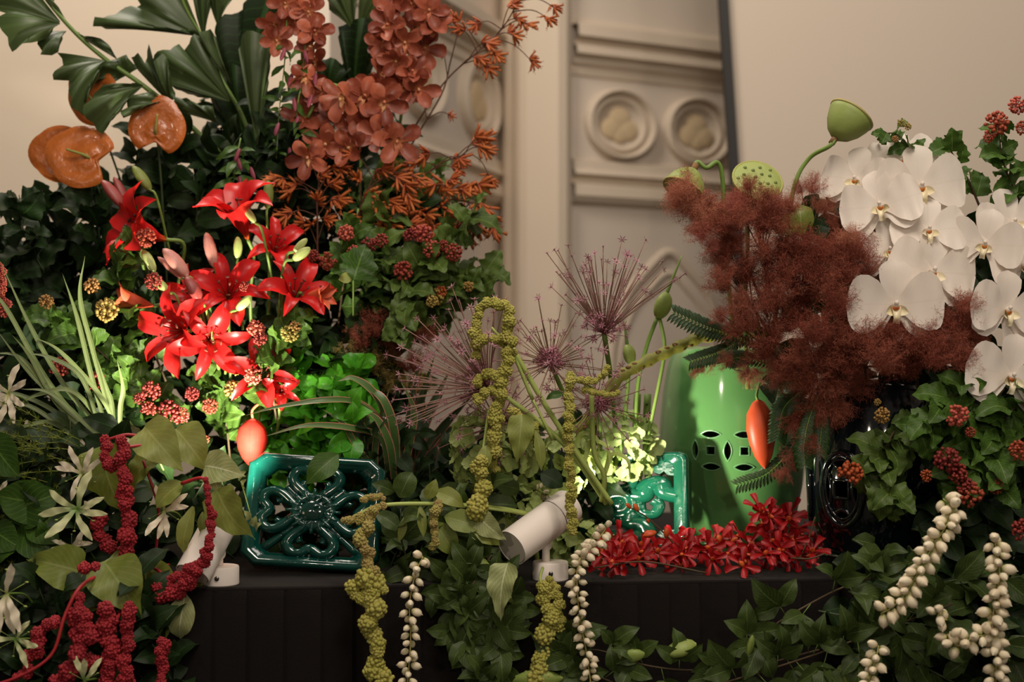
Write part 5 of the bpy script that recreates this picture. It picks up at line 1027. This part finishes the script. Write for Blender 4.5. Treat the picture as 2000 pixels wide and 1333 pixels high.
# passion vine at the table edge, with pods
PODM = bud_mesh('pod', [(.03, 0), (.15, .08), (.27, .3), (.30, .55), (.22, .8), (.08, .95), (.01, 1)], 3, .12, 14)
def vine(label, path, n, size, pods, R, m=G_vine, group='trailing green vines', k='ov', wsc=1.0):
    pts = cat_rom([P(*p) for p in path], 8); t = thing('trailing_vine', label, 'vine', pts[0], group); MB().tube(pts, .002, 5).obj('stem', G_stemd if m != G_vine else G_brown, t); L = len(pts)-1
    for i in range(n):
        q = (i+.5)/n*L; a = int(q); p = pts[a].lerp(pts[min(a+1, L)], q-a); s = size*S(p.y); sd = 1 if i % 2 else -1; d0 = nrm(V((R.uniform(-.6, .6), -.3, sd*R.uniform(.4, 1)))); pe = p+d0*s*.35
        for j, an in enumerate((-55, 0, 55) if R.random() < .75 else (-70, -30, 20, 65)):
            d = M4.Rotation(math.radians(an+R.uniform(-12, 12)), 4, 'Y') @ d0; d = nrm(d+V((0, R.uniform(-.4, .2), -.15))); ss = s*(1 if an == 0 else .8)*R.uniform(.8, 1.1)
            link('leaflet', wm(pick(k, R), m), t, frame(pe, d, CAMV+sph(R)*.5, (ss*wsc, ss, ss)))
        MB().tube([p, pe], .001, 4).obj('petiole', G_stem, t)
    for b, e, w_ in pods:
        a, z = P(*b, path[0][2]-.03), P(*e, path[0][2]-.04); l = (z-a).length; link('pod', wm(PODM, F_bell), t, frame(a, z-a, CAMV, (l*w_, l, l*w_)))
    return t
R = random.Random(17)
vine('vine with green pods spilling over the table left of the spotlight', [(960, 1085, .0), (930, 1130, -.05), (910, 1180, -.06), (900, 1240, -.06)], 11, 66, [((872, 1104), (934, 1098), 1.0), ((940, 1160), (944, 1090), .9)], R)
vine('vine hanging straight down in the middle of the table front', [(985, 1120, -.02), (985, 1190, -.06), (970, 1260, -.07), (940, 1350, -.07)], 12, 74, [((1042, 1165), (990, 1175), .9)], R)
vine('dark vine sprig behind the hanging cream string', [(870, 1110, -.02), (880, 1180, -.04), (930, 1240, -.05), (1000, 1290, -.05)], 9, 70, [], R)
vine('low vine running along the bottom between the cream strings', [(1080, 1290, -.06), (1160, 1270, -.07), (1260, 1300, -.08), (1360, 1310, -.08), (1480, 1300, -.08), (1600, 1270, -.08)], 14, 70, [((1205, 1282), (1262, 1278), .8), ((1360, 1258), (1300, 1280), .9), ((1496, 1270), (1500, 1310), 1.1), ((1000, 1330), (1100, 1325), .7)], R)
vine('vine with woody stem rising right across the black cloth', [(1400, 1310, -.08), (1500, 1230, -.09), (1620, 1160, -.1), (1700, 1130, -.1)], 8, 84, [((1460, 1285), (1470, 1240), .5)], R)
vine('vine crossing the lower right corner of the cloth', [(1380, 1345, -.1), (1560, 1290, -.12), (1700, 1240, -.14), (1860, 1180, -.16)], 14, 82, [((1640, 1300), (1660, 1345), 1.0)], R)
vine('vine sprig at the bottom edge in the middle', [(1080, 1240, -.06), (1130, 1300, -.07), (1220, 1345, -.07)], 7, 78, [], R)
# cream bud strings
beads('cream bud string hanging left of the middle, sharpest in focus', [[(826, 1088, -.1), (812, 1120, -.12), (800, 1180, -.13), (802, 1250, -.13), (795, 1345, -.13)]], 21, 15)
beads('cream bud string hanging from beside the tilted spotlight', [[(1186, 1030, -.0), (1160, 1065, -.04), (1130, 1100, -.1), (1128, 1160, -.12), (1135, 1220, -.12), (1146, 1280, -.12), (1155, 1345, -.12)], [(1046, 960, .1), (1062, 966, .1), (1080, 976, .1)]], 20, 12)
# loose red orchids
R = random.Random(6)
for i in range(88):
    if i < 66: px = R.uniform(1165, 1608); y = R.uniform(.10, .30); y = .06*(px-1000)/600+R.uniform(.03, .26); z = TZ+.016+R.random()**1.2*.045
    else: px = R.gauss(1512, 26); y = R.uniform(.1, .22); z = TZ+.03+R.random()*.10
    p = V(((px-1000)*S(y), y, z))
    red_orchid('loose scarlet orchid bloom heaped in front of the green stool' if i < 66 else 'scarlet orchid bloom on the peak of the heap right of the stool', p, (R.uniform(-.8, .8), -1, R.uniform(-.2, 1.2)), 34*S(y)*R.uniform(.85, 1.25), R.uniform(0, 360))
t = thing('orchid_twig', 'thin dark twig with red buds in front of the jade tile', 'twig', P(1340, 1090, .12)); MB().tube([P(1340, 1090, .12), P(1300, 1045, .1), P(1262, 1010, .09), P(1228, 990, .09)], (.002, .0012), 5, 5).obj('stem', G_brown, t)
for b, e in (((1232, 994), (1225, 986)), ((1246, 1000), (1240, 988)), ((1300, 1052), (1302, 1036)), ((1282, 1040), (1262, 1046)), ((1268, 1022), (1264, 1016))):
    a, z = P(*b, .09), P(*e, .085); l = (z-a).length; link('bud', wm(PODM, F_rlip), t, frame(a, z-a, CAMV, (l*1.1, l*1.3, l*1.1)))
for lab, pts in (('dark orchid stem lying across the red heap', [(1160, 1110, .04), (1260, 1098, .05), (1380, 1120, .06)]), ('dark orchid stem rising beside the ink blue stool', [(1560, 1095, .12), (1580, 1050, .12), (1592, 1010, .12)]), ('green orchid stem beside the ink blue stool', [(1540, 1090, .1), (1580, 1092, .08), (1612, 1082, .08)])):
    t = thing('loose_orchid_twig', lab, 'twig', P(*pts[0])); stemline(t, [P(*p) for p in pts], .0018, G_brown)
# ================================================================ RIGHT ARRANGEMENT
bract('orange pointed bract hanging over the green stool', (1480, 780), (1494, 916), .2, F_bano, .7, [(1478, 770, .2), (1490, 740, .24), (1530, 720, .3)])
# lotus pods
def lotus(label, c, facing, r, depth, stem):
    p = P(*c); s = S(c[2]); f_ = nrm(facing); R_ = r*s; Dp = depth*s; F = frame(p, f_.orthogonal(), f_); t = thing('lotus_pod', label, 'seed pod', P(*stem[-1]), 'lotus pods')
    mb = MB(); mb.lathe([(.004, -Dp), (R_*.25, -Dp*.97), (R_*.55, -Dp*.8), (R_*.8, -Dp*.52), (R_*.96, -Dp*.2), (R_, -Dp*.03), (R_*.97, .0), (R_*.93, .002), (R_*.5, R_*.06), (.001, R_*.09)], 32, F); mb.obj('pod', F_lotus, t, p)
    mb = MB(); mb.tube([F @ V((R_*.985*math.cos(a), R_*.985*math.sin(a), -.001)) for a in [i*math.pi/16 for i in range(33)]], .0028, 6, 0, False); mb.obj('rim', F_lotusr, t)
    for i in range(17):
        a = i*2.4; rr_ = R_*.82*math.sqrt((i+.4)/17); mb = MB(); q = F @ V((rr_*math.cos(a), rr_*math.sin(a), R_*.07*(1-rr_/R_))); mb.ball(q, R_*.085, 1); o = mb.obj('seed', F_seed, t, q)
    b = F @ V((0, 0, -Dp)); stemline(t, [b+f_*.004, b-f_*.02]+[P(*q) for q in stem], .0048, G_stem); mb = MB(); mb.tube([b+f_*.006, b-f_*.014], .0068, 8); mb.obj('collar', F_node, t); return t
lotus('green lotus pod standing highest against the screen, seen from the side', (1664, 224, .1), (.55, .15, .75), 46, 60, [(1580, 310, .12), (1550, 370, .13), (1530, 520, .15), (1500, 700, .2)])
lotus('green lotus pod showing its seeds, half hidden by the smoke bush', (1480, 352, .1), (.15, -.85, .6), 50, 60, [(1460, 480, .14), (1455, 600, .16), (1460, 760, .2)])
lotus('drooping lotus pod on a bent stalk at the left of the smoke bush', (1334, 372, .08), (-.45, -.3, -.85), 42, 50, [(1380, 328, .1), (1402, 318, .11), (1412, 360, .12), (1418, 500, .15), (1440, 720, .2)])
# smoke bush
def smoke(label, trunk, pl, y):
    t = thing('smoke_bush', label, 'smoke bush', P(*trunk[0]), 'smoke bush branches'); MB().tube([P(*p) for p in trunk], .003, 5, 6).obj('stem', G_brown, t)
    e = P(*trunk[-1])
    for x, yy, r, *m in pl:
        c = P(x, yy, y+ZR.uniform(-.05, .05)); a = math.degrees(math.atan2(trunk[0][1]-yy, x-trunk[0][0])); plume(t, x, yy, c.y, r, m[0] if m else F_smoke, a)
        if r >= 38: plume(t, x+ZR.uniform(-14, 14), yy+ZR.uniform(-14, 14), c.y+.05, r, m[0] if m else F_smoke, a)
        MB().tube([P(*trunk[len(trunk)//2]), c.lerp(e, .3)+V((0, .02, 0)), c], .0012, 4, 4).obj('twig', G_brown, t)
    return t
smoke('smoke bush plume reaching furthest left over the drooping lotus pod', [(1500, 620, .16), (1440, 480, .12), (1380, 410, .1)], [(1335, 365, 42, F_smokep), (1350, 405, 46, F_smokep), (1385, 395, 42), (1400, 440, 40), (1312, 392, 30, F_smokep), (1365, 450, 36, F_smokep), (1335, 345, 26, F_smoke), (1375, 425, 40, F_smokep), (1320, 375, 30, F_smokep)], .03)
smoke('smoke bush plume in front of the seeded lotus pod', [(1520, 640, .16), (1490, 500, .1), (1480, 420, .08)], [(1455, 375, 42), (1470, 405, 46, F_smokep), (1505, 395, 42), (1440, 420, 38), (1520, 430, 44), (1545, 395, 36), (1465, 355, 26), (1430, 395, 34, F_smokep), (1490, 430, 44), (1500, 375, 26)], .0)
smoke('thin airy smoke bush plume beside the curved lotus stalk', [(1570, 620, .18), (1580, 480, .16), (1590, 380, .14)], [(1590, 358, 36, F_smokep), (1610, 400, 34), (1625, 430, 30), (1560, 365, 24)], .12)
smoke('smoke bush branch with the dense left shoulder plume', [(1560, 740, .18), (1470, 600, .1), (1420, 520, .06)], [(1400, 500, 44), (1430, 470, 44), (1405, 540, 40), (1450, 520, 48), (1480, 480, 48), (1490, 540, 46), (1385, 480, 30, F_smokep)], .03)
smoke('smoke bush branch at the centre of the mass', [(1600, 760, .18), (1560, 600, .1), (1540, 500, .05)], [(1520, 480, 48), (1560, 470, 48), (1530, 520, 48), (1580, 520, 50), (1600, 480, 40), (1570, 560, 50), (1520, 570, 46)], .02)
smoke('smoke bush branch pressed against the lower left orchid', [(1650, 760, .18), (1640, 600, .1), (1660, 500, .04)], [(1640, 470, 42), (1680, 480, 44), (1650, 520, 48), (1690, 520, 40), (1620, 550, 48), (1640, 590, 46), (1660, 455, 30, F_smokep)], .0)
smoke('smoke bush branch spilling left over the top of the green stool', [(1600, 780, .2), (1500, 680, .1), (1440, 600, .04)], [(1440, 590, 42, F_smokep), (1460, 620, 44), (1490, 590, 44), (1430, 640, 36), (1500, 650, 50), (1540, 620, 50), (1480, 680, 44), (1400, 620, 26)], .02)
smoke('pinkish smoke bush tuft lying on the green stool', [(1500, 700, .2), (1440, 700, .16), (1400, 710, .14)], [(1385, 705, 30, F_smokep), (1360, 718, 28, F_smokep), (1415, 705, 26, F_smokep), (1470, 740, 34, F_smokep), (1450, 725, 24, F_smokep)], .14)
smoke('dark smoke bush branch under the lowest white orchid', [(1700, 800, .18), (1690, 720, .08), (1700, 660, .0)], [(1590, 640, 52), (1640, 650, 52), (1690, 650, 52), (1560, 690, 52), (1610, 700, 54), (1660, 700, 54), (1720, 690, 50), (1740, 650, 44)], -.02)
smoke('dark smoke bush branch below the white orchids on the right', [(1800, 820, .18), (1790, 720, .06), (1800, 660, -.01)], [(1780, 660, 50), (1820, 650, 46), (1860, 620, 48), (1890, 590, 40), (1830, 690, 50), (1870, 670, 46), (1770, 710, 50), (1740, 640, 30, F_smoke), (1900, 640, 40), (1890, 700, 44)], -.02)
smoke('dark smoke bush branch drooping beside the orange bract', [(1620, 740, .14), (1580, 780, .08), (1560, 860, .06)], [(1520, 730, 46), (1570, 750, 46), (1620, 760, 48), (1680, 750, 48), (1600, 810, 44), (1560, 830, 40), (1640, 810, 40), (1545, 900, 32, F_smokep), (1530, 930, 26, F_smokep), (1580, 870, 34)], .05)
R = random.Random(19)
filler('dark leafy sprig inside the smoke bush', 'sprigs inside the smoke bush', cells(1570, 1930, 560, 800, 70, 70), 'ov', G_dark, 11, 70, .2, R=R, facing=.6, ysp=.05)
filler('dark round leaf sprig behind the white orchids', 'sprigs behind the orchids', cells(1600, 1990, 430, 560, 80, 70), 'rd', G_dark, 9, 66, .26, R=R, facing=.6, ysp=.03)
t = thing('round_leaf_sprig', 'dark round smoke bush leaves left of the white orchids', 'foliage', P(1590, 520, .12)); MB().tube([P(1590, 520, .12), P(1590, 440, .1)], .002, 5).obj('stem', G_brown, t)
for b, e, m in (((1565, 460), (1562, 400), G_amard), ((1580, 470), (1612, 430), G_dark), ((1600, 460), (1606, 425), G_dark), ((1560, 440), (1510, 440), G_amard)): lpx(t, 'rd', m, b, e, .1, .09, 1.1)
# ferns
def fern(label, path, L, R, m=None):
    pts = cat_rom([P(*p) for p in path], 10); t = thing('fern_frond', label, 'fern', pts[0], 'fern fronds'); MB().tube(pts, (.0018, .0008), 5).obj('stem', G_stem, t); n = len(pts)
    for i in range(2, n-1):
        g = i/n; p = pts[i]; tg = nrm(pts[i+1]-pts[i-1]); sd = nrm(tg.cross(V((0, -1, .3)))); l = L*S(p.y)*math.sin(math.pi*min(1, .25+.75*(1-g)))*.9+.004
        for s_ in (-1, 1): link('pinna', wm(LF['la', i % 3], m or G_fern), t, frame(p, sd*s_+tg*.7+V((0, 0, -.15)), CAMV, (l*1.1, l, l)))
    return t
R = random.Random(2)
fern('fern frond pointing left above the green stool top', [(1500, 690, .15), (1440, 660, .12), (1380, 640, .1), (1312, 610, .08)], 26, R)
fern('fern frond lying across the green stool top', [(1500, 640, .18), (1440, 670, .15), (1400, 690, .13), (1345, 708, .12)], 22, R)
fern('fern frond at the left edge of the dark smoke bush', [(1520, 720, .14), (1460, 700, .12), (1420, 702, .1)], 22, R)
fern('fern frond hanging behind the orange bract', [(1600, 740, .14), (1560, 770, .12), (1530, 800, .1), (1518, 860, .1)], 28, R)
fern('fern frond curling under the orange bract', [(1590, 800, .2), (1550, 870, .2), (1500, 925, .2), (1436, 950, .2)], 22, R)
fern('fern frond hanging over the ink blue stool', [(1600, 770, .06), (1580, 820, .04), (1570, 870, .03), (1572, 910, .03)], 26, R)
fern('drooping fern frond behind the hanging fern', [(1620, 770, .08), (1606, 830, .06), (1600, 890, .05)], 26, R)
# white moth orchids
def orch(label, stem, fl):
    t = thing('moth_orchid', label, 'orchid', P(*stem[0]), 'white moth orchids'); MB().tube([P(*p) for p in stem], .0035, 6, 6).obj('stem', G_stem, t)
    for c, w_, fc, ro in fl: moth(t, c, w_, fc, ro)
orch('white moth orchid spray on the left with the large lowest bloom', [(1800, 760, .2), (1790, 560, .16), (1760, 400, .14), (1720, 300, .14)],
     [((1796, 366, .07), 180, (.05, -1, .05), 4), ((1721, 404, .05), 160, (-.45, -1, .15), 12), ((1672, 352, .10), 140, (-.6, -1, .1), -8), ((1762, 316, .11), 140, (-.1, -1, .35), 10), ((1812, 452, .04), 150, (.0, -1, .25), -4), ((1738, 490, .05), 140, (-.2, -1, .1), 6), ((1818, 532, .02), 182, (.15, -1, .1), -8), ((1747, 596, -.01), 190, (-.05, -1, -.05), 0)])
orch('white moth orchid spray cut off by the right edge', [(1960, 800, .2), (1970, 600, .16), (1960, 450, .14), (1980, 380, .14)],
     [((1924, 478, .02), 150, (-.35, -1, .0), -12), ((1976, 438, .05), 160, (.2, -1, .25), 10), ((1964, 606, -.02), 165, (.25, -1, .0), -6), ((1996, 520, .03), 150, (.3, -1, .1), 0), ((1972, 736, -.05), 180, (.1, -1, .0), -12), ((2030, 640, .0), 160, (.2, -1, 0), 0)])
# right hand seed-head branches
seedbranch('lobed leaf branch with russet heads at the top right edge', [(2010, 440, .12), (1985, 380, .1), (1960, 320, .08), (1950, 250, .08)], 18, 62, [(1945, 242, 28, H1), (1988, 206, 20, H5), (1930, 270, 12, H1), (1998, 250, 16, H1)], G_nine, 'right seed head branches')
seedbranch('small leafy tip between the lotus pod and the white orchids', [(1830, 330, .14), (1780, 290, .1), (1750, 262, .09), (1720, 262, .08)], 8, 50, [(1760, 240, 8, H4), (1772, 248, 9, H4), (1748, 272, 8, H4)], G_nine, 'right seed head branches')
seedbranch('leafy branch rising behind the right white orchids', [(1920, 420, .14), (1890, 350, .12), (1860, 300, .1), (1845, 270, .1)], 9, 60, [], G_nine, 'right seed head branches')
seedbranch('lobed leaf branch with an orange head over the ink blue stool', [(1820, 780, .1), (1770, 840, .05), (1720, 890, .02), (1680, 930, .0)], 12, 78, [(1660, 926, 28, H3), (1722, 812, 18, H4), (1714, 786, 8, H4)], G_nine2, 'right seed head branches')
seedbranch('lobed leaf branch hanging low over the ink blue stool', [(1760, 820, .08), (1730, 880, .02), (1740, 950, -.02), (1760, 990, -.03)], 9, 86, [(1810, 930, 14, H3)], G_nine2, 'right seed head branches')
seedbranch('dense seed head branch right of the ink blue stool', [(1960, 760, .05), (1910, 830, -.02), (1880, 900, -.06), (1870, 960, -.06)], 18, 92, [(1868, 812, 26, H5), (1895, 845, 12, H1), (1850, 898, 28, H2), (1870, 925, 22, H2), (1895, 966, 28, H1), (1945, 950, 18, H1), (1885, 950, 20, H2)], G_nine, 'right seed head branches')
seedbranch('lobed leaf branch below the last white orchid at the right edge', [(2020, 780, .0), (1980, 800, -.04), (1940, 860, -.06), (1960, 960, -.08)], 18, 98, [(1990, 880, 22, H1), (1996, 1036, 24, H2)], G_nine, 'right seed head branches')
seedbranch('broad leaved branch above the right cream strings', [(1960, 740, .02), (1890, 760, -.02), (1840, 790, -.04), (1790, 850, -.04)], 14, 90, [], G_nine, 'right seed head branches')
R = random.Random(23)
filler('dark leafy sprig in the lower right corner', 'lower right dark sprigs', cells(1700, 2010, 1160, 1340, 74, 70)+cells(1850, 2010, 1030, 1140, 74, 70), 'ov', G_dark, 10, 84, .0, R=R, facing=.7, ysp=.03)
filler('dark leafy sprig right of the ink blue stool', 'sprigs right of the dark stool', cells(1840, 2010, 800, 1040, 74, 74), 'lb', G_dark, 10, 86, .1, R=R, facing=.7, ysp=.04)
filler('green leaf sprig between the right cream strings', 'sprigs between cream strings', cells(1760, 1980, 1120, 1320, 90, 90), 'ov', G_vine, 7, 80, -.12, R=R, facing=.7, ysp=.04)
# out-of-focus cream strings nearest the lens
beads('thick slanting cream bud string in front of the ink blue stool', [[(1842, 975, -.22), (1862, 1000, -.24), (1815, 1080, -.27), (1775, 1150, -.28), (1745, 1185, -.28), (1720, 1200, -.28)]], 27, 10.5)
beads('cream bud string hanging at the far right', [[(1942, 1050, -.24), (1952, 1120, -.26), (1940, 1200, -.27), (1945, 1260, -.27), (1945, 1350, -.27)], [(1945, 1240, -.27), (1905, 1245, -.27), (1870, 1262, -.27), (1850, 1240, -.27)]], 27, 12)
beads('cream bud string at the bottom edge right of the middle', [[(1716, 1262, -.26), (1710, 1290, -.27), (1690, 1350, -.27)]], 26, 10.5)
beads('short cream bud cluster between the right strings', [[(1842, 1190, -.26), (1832, 1205, -.26), (1850, 1212, -.26)]], 24, 12)
